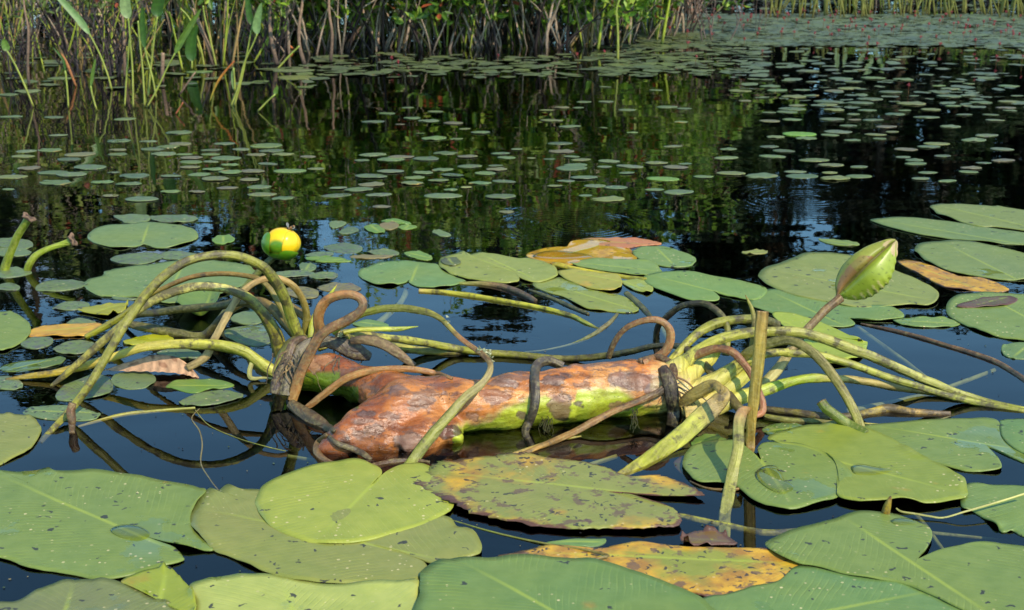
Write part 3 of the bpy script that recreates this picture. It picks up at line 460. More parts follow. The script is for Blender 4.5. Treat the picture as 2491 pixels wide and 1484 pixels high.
def sweep(wp, colf, flat=.75, sides=12, cap=True, blot=.3, res=.004, rib=.06, wav=.02, seed=None):
    sd = seed if seed is not None else random.random()*100
    L = sum((Vector(a[:3])-Vector(b[:3])).length for a, b in zip(wp, wp[1:]))
    n = max(3, int(L/(len(wp)-1)/res)+1)
    path = cr(wp, min(n, 24)); m = len(path)
    V, Fc, C, S = [], [], [], []
    acc = 0; prev = None
    for i, q in enumerate(path):
        p = Vector(q[:3]); t = (Vector(path[min(i+1, m-1)][:3])-Vector(path[max(i-1, 0)][:3])).normalized()
        if prev is not None: acc += (p-prev).length
        prev = p
        view = (p-Vector((0, 0, H))).normalized()
        side = t.cross(view)
        side = side.normalized() if side.length > .05 else Vector((1, 0, 0))
        nn = side.cross(t).normalized()
        r = max(q[3]*(1+.10*noise.noise(Vector((acc*16, sd, 11)))+(.05*noise.noise(Vector((acc*55, sd, 12))))), .0004)
        p = p + side*r*wav*3*noise.noise(Vector((acc*25, sd, 0))) + nn*r*wav*3*noise.noise(Vector((acc*25, sd, 7)))
        u = i/(m-1)
        for k in range(sides):
            a = 2*math.pi*k/sides
            rr = r*(1+rib*math.cos(a*5+acc*9)+.12*noise.noise(Vector((math.cos(a)*1.5, math.sin(a)*1.5+sd, acc*38))))
            V.append(p+side*math.cos(a)*rr+nn*math.sin(a)*rr*flat)
            cc = colf(u, a, acc); vv_ = 1+.42*noise.noise(Vector((acc*24, math.cos(a)*.8, sd+math.sin(a))))+.30*noise.noise(Vector((acc*85, math.cos(a)*2, sd)))
            C.append((cc[0]*vv_, cc[1]*vv_, cc[2]*vv_, blot if len(cc) < 5 else cc[4]))
            S.append((acc, k/sides*r*6, 0))
    for i in range(m-1):
        for k in range(sides):
            k2 = (k+1) % sides
            Fc.append((i*sides+k, i*sides+k2, (i+1)*sides+k2, (i+1)*sides+k))
    if cap:
        for base, i in ((0, 0), (m-1, m-1)):
            ctr = len(V); q = path[i]; V.append(Vector(q[:3])); cc = colf(i/(m-1), 0, 0); C.append((cc[0]*.6, cc[1]*.5, cc[2]*.5, .6)); S.append((0, 0, 0))
            for k in range(sides):
                a, b = base*sides+k, base*sides+(k+1) % sides
                Fc.append((a, b, ctr) if i else (b, a, ctr))
    return V, Fc, C, S
def grad(*stops):
    st = [(u, (lin(*c)[0]*1.15, lin(*c)[1]*1.06, lin(*c)[2]*.75, 1)) for u, c in stops]
    def f(u, a, acc):
        for (u0, c0), (u1, c1) in zip(st, st[1:]):
            if u <= u1:
                t = 0 if u1 == u0 else max(0, (u-u0)/(u1-u0))
                return tuple(x*(1-t)+y*t for x, y in zip(c0, c1))
        return st[-1][1]
    return f
OLV, YGS, CRM, BRN, DRK, DOL, TAN = (132,130,52), (158,160,62), (205,200,120), (138,96,64), (58,50,46), (84,84,38), (170,150,105)
plant = empty('pond_lily_plant', P(1250, 1060), 'uprooted pond lily with thick orange rootstock and tangled arching stalks at both ends', 'water plant')
# ------------------------------------------------------------------ rootstock
def rhizome():
    V, Fc = [], []
    def arm(nodes):
        wp = []
        for x, y, z, w in nodes:
            q = K('b', [(x, y)])[0]; p = P(q[0], q[1], z); d = proj(p)[2]; wp.append((p.x, p.y, p.z, w*.3775*.5*d/F))
        v, f, _, _ = sweep(wp, lambda u, a, s: (0, 0, 0), flat=1.0, sides=24, res=.012, rib=0, wav=0, seed=3)
        b = len(V); V.extend(v); Fc.extend([tuple(i+b for i in q) for q in f])
    arm([(250,735,.02,190),(330,735,.032,250),(480,745,.036,250),(640,790,.034,240),(800,850,.03,280),(1000,905,.028,320),(1200,945,.026,350)])
    arm([(900,900,.026,280),(1100,935,.028,340),(1300,948,.03,368),(1500,938,.03,368),(1700,915,.03,376),(1950,892,.03,384),(2200,862,.03,380),(2450,838,.03,372),(2620,835,.03,340),(2760,850,.026,240)])
    arm([(1300,960,.022,380),(1100,985,.022,440),(950,1010,.022,450),(800,1065,.018,400),(660,1130,.012,350),(540,1185,.006,270),(450,1230,-.002,180),(400,1260,-.01,100)])
    arm([(1200,1040,.014,260),(1090,1120,.010,280),(990,1185,.004,240),(930,1225,-.004,180)])
    arm([(1000,1060,.012,300),(850,1160,.006,260),(760,1210,-.002,200)])
    arm([(1200,1040,.014,200),(1235,1120,.008,190),(1240,1190,-.002,150)])
    arm([(1150,1060,.008,260),(980,1150,.004,240),(820,1200,-.002,220),(640,1215,-.004,200)])
    arm([(690,870,.012,130),(600,880,.008,120),(570,900,.004,90)])
    me = bpy.data.meshes.new('tmp'); me.from_pydata([tuple(v) for v in V], [], Fc)
    ob = bpy.data.objects.new('tmp', me); COL.objects.link(ob)
    r = ob.modifiers.new('r', 'REMESH'); r.mode = 'VOXEL'; r.voxel_size = .0024
    s = ob.modifiers.new('s', 'SMOOTH'); s.factor = .5; s.iterations = 26
    dg = bpy.context.evaluated_depsgraph_get(); ev = ob.evaluated_get(dg)
    m2 = bpy.data.meshes.new_from_object(ev); bpy.data.objects.remove(ob); m2.name = 'rhizome'
    nv = len(m2.vertices); co = np.empty(nv*3); m2.vertices.foreach_get('co', co); no = np.empty(nv*3); m2.vertices.foreach_get('normal', no)
    co = co.reshape(-1, 3); no = no.reshape(-1, 3)
    scars = [(1380,1010,50,22,(150,110,84),0),(830,1010,60,26,(120,78,58),0),(1140,1080,40,20,(112,84,70),0),(900,860,90,30,(104,84,76),2),(1250,880,70,22,(112,86,74),2),(560,680,60,40,(120,84,66),2),(360,690,40,60,(206,160,118),0),(1700,1010,40,26,(108,84,70),0),(2330,960,60,34,(150,120,84),0),(2090,950,34,20,(96,76,64),0),(1060,925,105,30,(150,112,88),0),(965,1180,105,75,(150,120,100),0),(1215,1110,85,62,(78,56,48),1),(1960,960,85,95,(140,108,84),1),(735,1105,75,48,(140,108,86),0),
             (600,1165,80,42,(45,38,38),2),(1570,800,110,24,(128,100,88),0),(1890,770,95,40,(110,88,78),0),(1530,890,90,50,(150,98,70),0),(620,600,130,44,(60,48,48),2),(880,670,70,26,(115,92,85),0),
             (1955,745,70,20,(84,70,68),2),(2450,790,200,60,(128,92,76),0),(2560,850,80,60,(120,100,92),2),(2190,690,260,22,(122,92,76),2),(680,985,60,36,(105,84,76),0),(1080,1000,50,20,(120,84,72),2),(420,650,60,40,(190,135,95),0)]
    cols = np.empty((nv, 4), np.float32); O1 = np.array(lin(206,128,58)); O2 = np.array(lin(156,86,42)); O3 = np.array(lin(226,164,90)); GY = np.array(lin(175,182,52)); GD = np.array(lin(120,135,30)); CR = np.array(lin(232,205,130))
    edge = [(1250,1060),(1330,1045),(1450,1030),(1560,990),(1650,935),(1760,890),(1850,880),(1960,960),(2030,945),(2050,850),(2150,838),(2300,855),(2400,880),(2480,940),(2620,930),(2760,930)]
    for i in range(nv):
        p = Vector(co[i]); n = Vector(no[i])
        X, Y, d = proj(p); bx = (X-630.3)/.3775; by = (Y-630.3)/.3775
        n1 = noise.fractal(p*16, 1, 2, 4); n2 = noise.fractal(p*45+Vector((9, 0, 0)), 1, 2, 3); n3 = noise.noise(p*9+Vector((0, 5, 0)))
        n4 = noise.fractal(p*110, 1, 2, 2); wx, wy = bx+n2*34+n1*24+n4*10, by+n1*20+n2*16+n4*8
        t = min(1, max(0, (bx-700)/1100)); c = O2*(1-t)+O1*t
        k = min(1, max(0, .5+n1*2.4)); c = c*(1-.6*k)+(O3*t+O1*(1-t))*.6*k
        f5 = noise.fractal(Vector((p.x*13, p.y*34, p.z*34+4)), 1, 2, 4); m5 = min(1, max(0, (f5-.20)/.08)); c = c*(1-.5*m5)+np.array(lin(112, 64, 40))*.5*m5
        f6 = noise.fractal(Vector((p.x*20+7, p.y*48, p.z*48)), 1, 2, 4); m6 = min(1, max(0, (f6-.36)/.05))*(.7 if n.z > .25 else .3); c = c*(1-m6)+np.array(lin(116, 90, 74))*m6
        if by < 690+(bx-600)*.02+n1*60 and bx > 1350 and bx < 2600: m7 = min(1, max(0, (700+n1*60-(bx-1350)*.02-by)/30))*.6; c = c*(1-m7)+np.array(lin(96, 76, 68))*m7
        al = 1.0; dis = 0.0
        yb = None
        if bx > 1250:
            for (x0, y0), (x1, y1) in zip(edge, edge[1:]):
                if x0 <= bx <= x1: yb = y0+(y1-y0)*(bx-x0)/(x1-x0)
            if bx > 2760: yb = 900
            if yb is not None:
                by2 = by+n2*22+n1*30+n4*8; m = min(1, max(0, (by2-yb)/10)); e = math.exp(-((by2-yb)/16)**2)
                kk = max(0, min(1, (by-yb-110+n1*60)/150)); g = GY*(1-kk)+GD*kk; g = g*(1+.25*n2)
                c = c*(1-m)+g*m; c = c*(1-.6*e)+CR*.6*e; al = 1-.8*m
        if 235 < bx < 520 and 1000 > by > 715+n2*20 and n.z < .75:
            m = min(1, (by-715)/25); c = c*(1-m)+np.array(lin(120,140,30))*m; al = 1-m
        if 470 < bx < 640 and 820 < by < 960 : c = np.array(lin(95,110,30)); al = .2
        for sx, sy, rx, ry, sc3, kind in scars:
            q = math.hypot((wx-sx)/rx, (wy-sy)/ry)*1.08
            if q < 1.15 and n.y < .55:
                w = min(1, max(0, (1.08-q)/.12)); tcol = np.array(lin(*sc3))
                if kind == 2: w *= min(1, max(0, .5+n2*2.6))
                w *= .85; c = c*(1-w)+tcol*w*(1+.3*n2)
                rim = math.exp(-((q-1)/.07)**2)
                if kind != 2: c = c*(1-.5*rim); dis -= .0005*rim
                dis -= .0006*w
        if bx > 2520: m = min(1, (bx+n2*60-2520)/160); m = max(0, m); c = c*(1-m)+CR*.9*m; al *= 1-m
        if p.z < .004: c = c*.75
        dis += .0006*n1+.0006*n2
        ls = noise.fractal(Vector((p.x*9, p.y*70, p.z*70)), 1, 2, 3)
        dis += .0016*ls; c = c*(1+.22*ls)
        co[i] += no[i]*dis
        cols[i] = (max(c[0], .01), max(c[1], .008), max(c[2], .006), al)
    m2.vertices.foreach_set('co', co.ravel())
    a = m2.color_attributes.new('Col', 'FLOAT_COLOR', 'POINT'); a.data.foreach_set('color', cols.ravel())
    m2.polygons.foreach_set('use_smooth', [True]*len(m2.polygons)); m2.materials.clear(); m2.materials.append(M_RHI); m2.update()
    o = bpy.data.objects.new('rhizome', m2); COL.objects.link(o); o.parent = plant; o.matrix_parent_inverse = Matrix.Translation(-plant.location)
    tag(o, 'thick forked rootstock with orange bark, grey leaf scars and a lime green underside')
rhizome()
from mathutils.bvhtree import BVHTree
_rm = bpy.data.objects['rhizome'].data
BV = BVHTree.FromPolygons([v.co.copy() for v in _rm.vertices], [tuple(p.vertices) for p in _rm.polygons])
def stalk(pts, colf, name='leaf_stalk', parent=plant, label=None, mat=None, **kw):
    if kw.get('hug') and kw.get('flat', .75) <= .75 and pts[0][3] != 28*.3775: kw.setdefault('rib', .13); kw.setdefault('wav', .05); kw.setdefault('sides', 16)
    elif parent is plant: kw.setdefault('wav', .03)
    V, Fc, C, S = tube(pts, colf, **kw)
    o = mesh(name, V, Fc, mat or M_STEM, parent, cols=C, attrs={'suv': S})
    if label: tag(o, label)
    return o
# left tuft
stalk(K('a', [(290,1740,1700,40),(400,1620,1640,46),(510,1500,1570,58),(640,1330,None,62),(720,1200,None,62),(800,1060),(880,920,None,64),(950,810),(1060,660,None,66),(1200,520),(1350,430,None,66),(1500,392),(1650,385,None,66),(1780,412),(1900,475,None,70),(1980,565),(2040,670,None,80),(2080,780),(2115,880,None,82),(2160,1000),(2170,1100,1200,80)]),
      grad((0,(150,150,60)),(.5,(138,138,66)),(.75,(140,142,62)),(.88,(185,190,90)),(1,YGS)), blot=.5, label='longest and highest green arching stalk of the left tuft')
stalk(K('a', [(620,978,985,36),(750,910,None,50),(850,850),(930,790,None,48),(1050,700),(1150,640,None,36),(1300,572),(1450,530,None,36),(1600,520),(1750,532,None,38),(1850,552),(1910,590),(1970,660,None,46),(2040,780),(2090,880),(2150,990,1180,50)]),
      grad((0,(180,175,50)),(.25,(150,140,50)),(.4,(140,105,60)),(.8,(120,110,50)),(1,OLV)), blot=.2)
stalk(K('a', [(370,1335,1330,30),(500,1225,None,50),(620,1120),(750,1000,None,58),(870,900),(1000,785,None,60),(1130,700),(1280,642,None,62),(1430,612),(1580,618,None,64),(1700,650),(1800,700,None,70),(1880,780),(1940,870,None,84),(1990,980),(2015,1110,1210,90)]),
      grad((0,(165,155,60)),(.3,(165,160,95)),(.55,(200,195,120)),(.72,(150,150,70)),(.85,OLV),(1,YGS)), blot=.7, label='thick pale stalk blotched with grey')
stalk(K('a', [(1350,1200,1260,55),(1480,1120,None,60),(1550,990,None,58),(1620,860),(1680,750,None,52),(1750,655),(1830,590,None,46),(1930,553),(2030,560,None,48),(2120,612),(2180,700,None,52),(2210,800),(2205,900,None,52),(2200,990,1150,50)]),
      grad((0,(150,130,95)),(.3,(185,165,130)),(.55,(165,130,85)),(.75,(135,115,60)),(.92,(150,140,75)),(1,YGS)), flat=.45, blot=-.1, label='tan ribbon like stalk with a lengthwise groove')
stalk(K('a', [(900,850,890,40),(1000,815,None,50),(1150,800),(1300,777,None,56),(1450,765),(1600,750,None,60),(1750,722),(1880,722,None,66),(1980,780),(2070,880,None,86),(2150,965),(2230,1030,1180,90)]),
      grad((0,DOL),(.5,(75,75,36)),(.65,(110,90,50)),(.85,(140,125,65)),(1,OLV)), blot=.35)
stalk(K('a', [(880,870,950,40),(1000,900,None,60),(1150,925),(1300,955,None,68),(1400,975),(1480,962,None,60),(1540,905),(1600,840,None,55),(1690,770),(1780,735,1010,50),(1880,790),(1980,900),(2050,1060,1190,60)]),
      grad((0,DOL),(.4,(100,100,50)),(.6,(60,50,35)),(.8,DOL),(1,OLV)), blot=.3)
stalk(K('a', [(40,1285,1290,18),(200,1262,1285,42),(400,1235,None,52),(600,1190),(780,1132,None,62),(950,1075),(1100,1042,None,66),(1300,1025,1265,70),(1500,1028,None,74),(1650,1045),(1750,1075,None,84),(1850,1140),(1950,1210,None,90),(2020,1255,1265,90)]),
      grad((0,(90,70,30)),(.12,(190,165,55)),(.45,(190,180,90)),(.7,(160,165,60)),(.9,(165,170,75)),(1,CRM)), blot=.25, label='low yellow stalk of the left tuft, reaching farthest left')
stalk(K('a', [(1770,1050,1240,20),(1800,1080,None,34),(1818,1150),(1800,1220,None,36),(1812,1275,1295,32),(1900,1272,1290,18),(1985,1278,1295,12)]), grad((0,(150,155,85)),(1,(150,150,100))), flat=.35, blot=-.2, name='torn_strip')
stalk(K('a', [(1985,690,1120,50),(2110,772,None,62),(2220,850),(2290,960,None,70),(2330,1070,1180,80)]), grad((0,DOL),(.5,(135,110,70)),(1,OLV)), blot=.2)
stalk(K('a', [(2430,600,1080,4),(2400,645,None,20),(2350,710,None,32),(2290,790,None,38),(2250,880,None,40),(2240,1000,1180,44)]), grad((0,(170,120,40)),(.15,(170,180,40)),(1,(140,150,40))), blot=-.2, name='pointed_shoot', label='pointed yellow green shoot of the left tuft')
# base of left tuft
stalk(K('a', [(2010,1260,1280,110),(2080,1140,1250,170),(2150,1060,None,180),(2230,1040,1240,150)]), grad((0,YGS),(1,(120,110,50))), blot=.3, name='growing_tip')
# stalks of the middle
stalk(hug=True, pts=K('b', [(215,915,930,62),(240,830,None,70),(270,730),(320,620,None,70),(375,520),(440,455,None,62),(550,400),(635,352,None,52),(672,300),(650,252,None,50),(580,228),(500,238,None,56),(430,275),(392,340,None,66),(385,410),(395,470,None,70),(350,560,860,60)]),
      colf=grad((0,(190,140,85)),(.15,(140,100,70)),(.5,(120,88,66)),(.75,(165,115,75)),(1,(150,110,70))), flat=.45, blot=.35, label='dry brown stalk curled into a loop at the left growing tip')
stalk(hug=True, pts=K('b', [(165,880,930,70),(180,780,None,80),(215,680),(270,590,None,90),(350,540),(450,530,None,70),(560,570,None,50),(640,590,800,40)]), colf=grad((0,(58,50,48)),(.4,(105,98,95)),(1,(60,52,50))), flat=.4, blot=.3, label='charred looking grey black strap on the left growing tip')
stalk(hug=True, pts=K('b', [(100,870,930,60),(130,740,None,60),(190,620),(220,540,None,50),(280,515,850,44),(300,530,850,36)]), colf=grad((0,(52,38,40)),(1,(110,85,72))), flat=.4, blot=.3, name='dead_sheath')
stalk(hug=True, pts=K('b', [(420,530,840,60),(520,560,None,90),(630,600,None,110),(720,630,830,50)]), colf=grad((0,(60,50,50)),(1,(80,62,60))), flat=.35, blot=.4, name='dead_sheath')
stalk(hug=True, pts=K('b', [(300,960,975,30),(350,930,None,44),(430,865),(520,795,None,46),(620,745),(750,714,None,44),(900,707),(1050,718,None,38),(1170,745),(1245,772,960,24)]), colf=grad((0,(150,110,70)),(.5,(165,115,70)),(1,(150,105,70))), flat=.6, blot=.15, label='thin brown stalk lying across the fork of the rootstock')
stalk(hug=True, pts=K('b', [(475,478,800,28),(560,420,None,34),(650,362),(750,327,None,50),(880,315),(1000,325,None,48),(1100,347),(1180,392,None,34),(1240,452),(1300,512,None,32),(1380,570),(1450,620,None,36),(1492,680),(1475,750,None,48),(1415,820),(1330,890,None,56),(1250,980),(1160,1080,None,70),(1080,1180),(1000,1290,1300,76),(950,1340,1330,60)]),
      colf=grad((0,(190,200,90)),(.25,OLV),(.4,(135,125,60)),(.45,(150,105,75)),(.58,(115,90,65)),(.65,(165,150,110)),(.8,(125,125,62)),(1,(130,140,50))), flat=.45, blot=.1, label='long green stalk arching over the rootstock and bent down in front of it')
def fray(c, x, y, g, n=30, s=14, parent=plant):      # pale torn fibres
    V, Fc, C = [], [], []
    for k in range(n):
        p = PG(*(K(c, [(x+random.gauss(0, s*.6), y+random.gauss(0, s*1.6), g)])[0][:3]))
        d = Vector((random.gauss(0, 1), random.gauss(0, 1), random.gauss(0, 1))).normalized()*random.uniform(.0015, .004)
        e = Vector((random.gauss(0, 1), random.gauss(0, 1), random.gauss(0, 1))).normalized()*random.uniform(.001, .0025)
        b = len(V); V += [p-e, p+e, p+d+e*.4, p+d-e*.4]; Fc.append((b, b+1, b+2, b+3)); C += [lin(205, 205, 160)]*4
    return mesh('torn_fibres', V, Fc, M_LEAF, parent, cols=C, smooth=False)
fray('b', 1452, 600, 1080, 40, 8); fray('b', 1482, 620, 1080, 60, 8); fray('b', 1490, 665, 1080, 50, 8); fray('b', 1420, 575, 1080, 20, 8); fray('b', 1215, 400, 1000, 12, 10); fray('b', 525, 490, 830, 60, 16)
stalk(hug=True, pts=K('b', [(590,530,840,40),(700,520,None,64),(800,550),(880,595,None,66),(940,640),(1000,690,900,40)]), colf=grad((0,(120,98,84)),(.5,(130,108,90)),(1,(110,85,65))), flat=.6, blot=.35, label='grey brown withered stalk curling over the back of the rootstock')
stalk(K('b', [(500,490,800,60),(640,485,760,60),(800,505,720,52),(950,522,680,50),(1100,545,640,50),(1250,572,612,50),(1400,598,622,46),(1600,612,628,48),(1800,632,645,50),(2000,642,655,46),(2250,622,690,44),(2400,595,None,44),(2550,562,None,40),(2680,560,None,42),(2760,590,None,48),(2840,652),(2930,750,None,62),(3020,870),(3100,965,1010,60)]),
      grad((0,(150,130,70)),(.12,(175,175,85)),(.3,(150,155,55)),(.5,(110,110,45)),(.65,(60,58,35)),(.78,(90,82,45)),(1,(105,95,50))), blot=.5, label='long dark green stalk running along the back from the left tuft to the right one')
stalk(K('b', [(560,500,800,46),(700,528,720,56),(850,562,660,58),(1000,585,625,54),(1150,598,612,46),(1350,605,612,30)]), grad((0,YGS),(.5,(165,165,80)),(1,(130,130,50))), blot=.6)
stalk(K('b', [(540,475,800,30),(650,455,780,30),(780,452,770,34),(900,450,760,30),(1025,434,750,5)]), grad((0,YGS),(.5,(175,185,70)),(1,(140,160,50))), blot=-.1, name='pointed_shoot', label='pointed pale green shoot lying level behind the rootstock')
stalk(hug=True, pts=K('b', [(1960,690,900,50),(1870,655,900,56),(1800,672,None,60),(1775,740,None,58),(1780,850),(1772,950,None,56),(1745,1040,None,52),(1715,1120,1130,48),(1760,1210,1175,44)]), colf=grad((0,(70,60,58)),(.3,(88,78,76)),(.6,(64,56,58)),(1,(50,44,42))), blot=.4, label='black shrivelled stalk strapped over the rootstock')
stalk(hug=True, pts=K('b', [(200,930,960,60),(280,990,1010,80),(360,1040,1050,90),(440,1085,1090,60),(490,1110,1110,30)]), colf=grad((0,(100,80,62)),(1,(80,60,46))), flat=.6, blot=.3)
stalk(hug=True, pts=K('b', [(440,1130,1150,30),(385,1180,1190,46),(370,1240,1240,50),(420,1300,1295,50),(520,1335,1325,44),(700,1340,1325,40),(850,1310,1310,40),(1000,1300,1300,34),(1100,1310,1310,20)]), colf=grad((0,(120,95,65)),(.5,(110,80,58)),(1,(80,60,45))), flat=.7, blot=.2, label='brown stalk curling around the foot of the rootstock at the waterline')
stalk(hug=True, pts=K('b', [(450,1140,1180,20),(500,1190,1210,34),(580,1215,None,38),(660,1250,None,40),(720,1295,1290,30)]), colf=grad((0,(75,68,60)),(1,(95,78,62))), blot=.3)
# right tuft
stalk(hug=True, pts=K('c', [(395,640,860,34),(430,545,None,34),(490,462),(570,412,None,36),(660,390),(735,400,None,46),(788,450),(795,520,None,54),(765,590),(700,640,None,54),(620,670,880,40)]), colf=grad((0,(80,58,40)),(.4,(130,90,62)),(.7,(165,118,85)),(1,(130,90,65))), flat=.5, blot=.2, label='brown stalk curled into a loop at the right tuft')
stalk(hug=True, pts=K('c', [(600,665,880,50),(700,640,890,56),(780,665,None,56),(820,730,None,52),(790,800),(710,865,None,46),(600,912),(490,955,None,42),(390,1000),(280,1060,None,44),(150,1130,1150,44),(-30,1205,1215,36),(-200,1270,1275,24),(-330,1310,1310,14)]), colf=grad((0,(110,80,58)),(.4,(100,72,52)),(.7,(130,92,52)),(1,(175,140,75))), flat=.6, blot=.3, label='rusty brown stalk sweeping down in front of the rootstock')
stalk(K('c', [(720,640,640,46),(705,540,640,44),(715,440,None,40),(760,385),(850,312,None,42),(940,287),(1030,292,None,44),(1110,345),(1155,420,None,44),(1165,500,None,44),(1150,620,820,50)]), grad((0,(38,36,28)),(.5,(48,46,34)),(.75,(85,85,48)),(1,YGS)), blot=.5, label='blackish arched stalk at the back of the right tuft')
stalk(K('c', [(800,660,860,60),(900,545,None,60),(1000,460),(1120,405,None,64),(1250,388),(1380,390,None,62),(1490,425,700,60)]), grad((0,(190,190,80)),(.4,(140,145,45)),(.8,(100,105,38)),(1,(80,75,55))), blot=.35, label='thick olive stalk with a cut grey end at the back')
stalk(K('c', [(860,760,920,110),(900,660,None,90),(1000,575,None,72),(1100,522),(1250,484,None,68),(1400,466)]) + K('d', [(800,965,None,76),(1000,1015,None,76),(1200,1092,None,76),(1400,1168,None,72),(1600,1258,None,70),(1800,1345,None,66),(2000,1420,1470,60),(2200,1480,1490,50),(2453,1530,1530,40)]),
      grad((0,CRM),(.15,(190,190,85)),(.35,(165,165,80)),(.7,(165,165,100)),(1,(150,155,60))), blot=.45, label='longest smooth stalk arching right from the right tuft')
stalk(K('c', [(1000,880,950,100),(1100,770,None,90),(1250,665,None,64),(1400,612),(1550,600,None,54)]) + K('d', [(700,1118,None,58),(900,1125),(1100,1172,None,58),(1300,1240),(1500,1308,None,56),(1700,1370),(1900,1430,None,50),(2100,1480,1500,46),(2453,1545,1545,36)]),
      grad((0,CRM),(.2,(180,180,80)),(.6,(155,158,75)),(1,(150,155,60))), blot=.45)
stalk(K('c', [(1180,740,940,60),(1280,620,None,66),(1400,555),(1520,525,None,62),(1620,545),(1720,610,None,60),(1800,695),(1880,800,None,60),(1940,900),(1990,1000,None,64),(2025,1110,1115,64),(2040,1180,1150,50)]), grad((0,OLV),(.3,(100,96,48)),(.6,(128,120,62)),(1,(140,140,70))), flat=.4, blot=.1, label='flat olive stalk bending down steeply at the right')
stalk(K('c', [(1020,985,990,110),(1150,930,None,100),(1300,880,None,84),(1430,835),(1560,795,None,66),(1700,768),(1850,768,None,52),(2000,780),(2226,820,None,50)]) + K('d', [(1700,1395,1425,50),(2000,1440,1455,36)]),
      grad((0,(190,195,90)),(.2,(200,205,110)),(.35,(160,185,45)),(.5,(160,180,60)),(.6,(180,165,100)),(.8,(140,130,85)),(1,(120,120,50))), blot=.15, label='glossy lime green stalk lying low at the right')
stalk(K('c', [(820,700,900,90),(900,640,None,66),(1000,605),(1100,578,None,52),(1190,598),(1260,665,None,50),(1320,750),(1360,840,None,44),(1390,930),(1385,990,None,50),(1330,1010,1060,40)]), grad((0,(160,120,85)),(.4,(130,82,58)),(.7,(150,92,65)),(1,(165,110,85))), flat=.6, blot=.1, label='reddish brown wrinkled stalk hooked behind the upright flat one')
# dried wisps hanging at both tips
rw0 = random.Random(4)
for (cx_, cy_, g_, sx_, sy_, n_) in ((200, 700, 920, 90, 120, 16), (820, 860, 1000, 60, 110, 9), (560, 560, 830, 60, 20, 5)):
    for k in range(n_):
        c_ = 'c' if cx_ == 820 else 'b'; x, y = cx_+rw0.gauss(0, sx_*.6), cy_-rw0.uniform(0, sy_); dx = rw0.gauss(0, 26); w0 = rw0.uniform(5, 16); pts = []
        for s in range(6): pts.append((x, y, g_-8+s*3, w0*(1-.12*s))); x += dx+rw0.gauss(0, 14); y += rw0.uniform(18, 52); dx *= .7
        pts = [(p[0], min(p[1], p[2]-1), p[2], p[3]) for p in pts]
        cc = rw0.choice([(120,90,66),(70,56,50),(150,120,88),(52,42,40)])
        stalk(K(c_, pts), grad((0,cc),(1,tuple(int(v*.8) for v in cc))), flat=.35, blot=.2, hug=True, sides=8, name='dried_wisp')
# pale swollen bases
for pts in ([(760,830,960,230),(850,800,960,200),(950,720,None,110),(1050,640,880,90),(1110,560,880,60)],
            [(780,920,975,190),(950,860,970,150),(1100,780,None,110),(1230,690,None,80),(1310,640,930,60)],
            [(850,950,985,170),(1050,900,None,120),(1200,810,None,96),(1320,720,940,80)],
            [(880,990,1000,130),(1080,960,None,110),(1230,900,None,96),(1340,860,960,80)],
            [(780,760,950,180),(850,690,940,120),(900,640,900,80)]):
    stalk(K('c', pts), grad((0,(215,190,120)),(.5,(205,200,110)),(1,(185,190,80))), blot=-.05, name='swollen_base')
stalk(hug=True, pts=K('c', [(740,700,960,60),(790,790,None,90),(800,900,None,84),(815,1000,1010,80),(800,1080,1040,70)]), colf=grad((0,(70,52,45)),(.5,(55,45,45)),(1,(38,34,34))), flat=.5, blot=.4, name='dead_sheath', label='black rotten sheath between rootstock and right tuft')
# broad folded ribbon
stalk(K('c', [(850,950,1000,60),(960,870,None,84),(1060,815,None,84),(1110,830,None,60),(1135,880,None,100),(1060,960,1080,124),(950,1060),(840,1160,None,120),(720,1250,None,110),(600,1325,1335,90),(480,1385,1385,50),(400,1420,1420,18)]), grad((0,(170,150,85)),(.25,(165,142,82)),(.38,(150,128,70)),(.45,(150,130,90)),(.55,(160,165,75)),(.8,(165,170,50)),(1,(160,140,80))), flat=.16, blot=.25, name='broad_stalk', label='broad yellow green flattened stalk folded over and pointing at the viewer')
stalk(K('c', [(1278,232,860,5),(1300,275,None,18),(1325,340,None,30),(1335,420,None,32),(1325,540,None,38),(1305,700,900,44)]), grad((0,(120,90,40)),(.2,(150,150,50)),(.6,(90,80,40)),(1,YGS)), blot=0, name='pointed_shoot', label='pointed shoot behind the upright flat stalk')
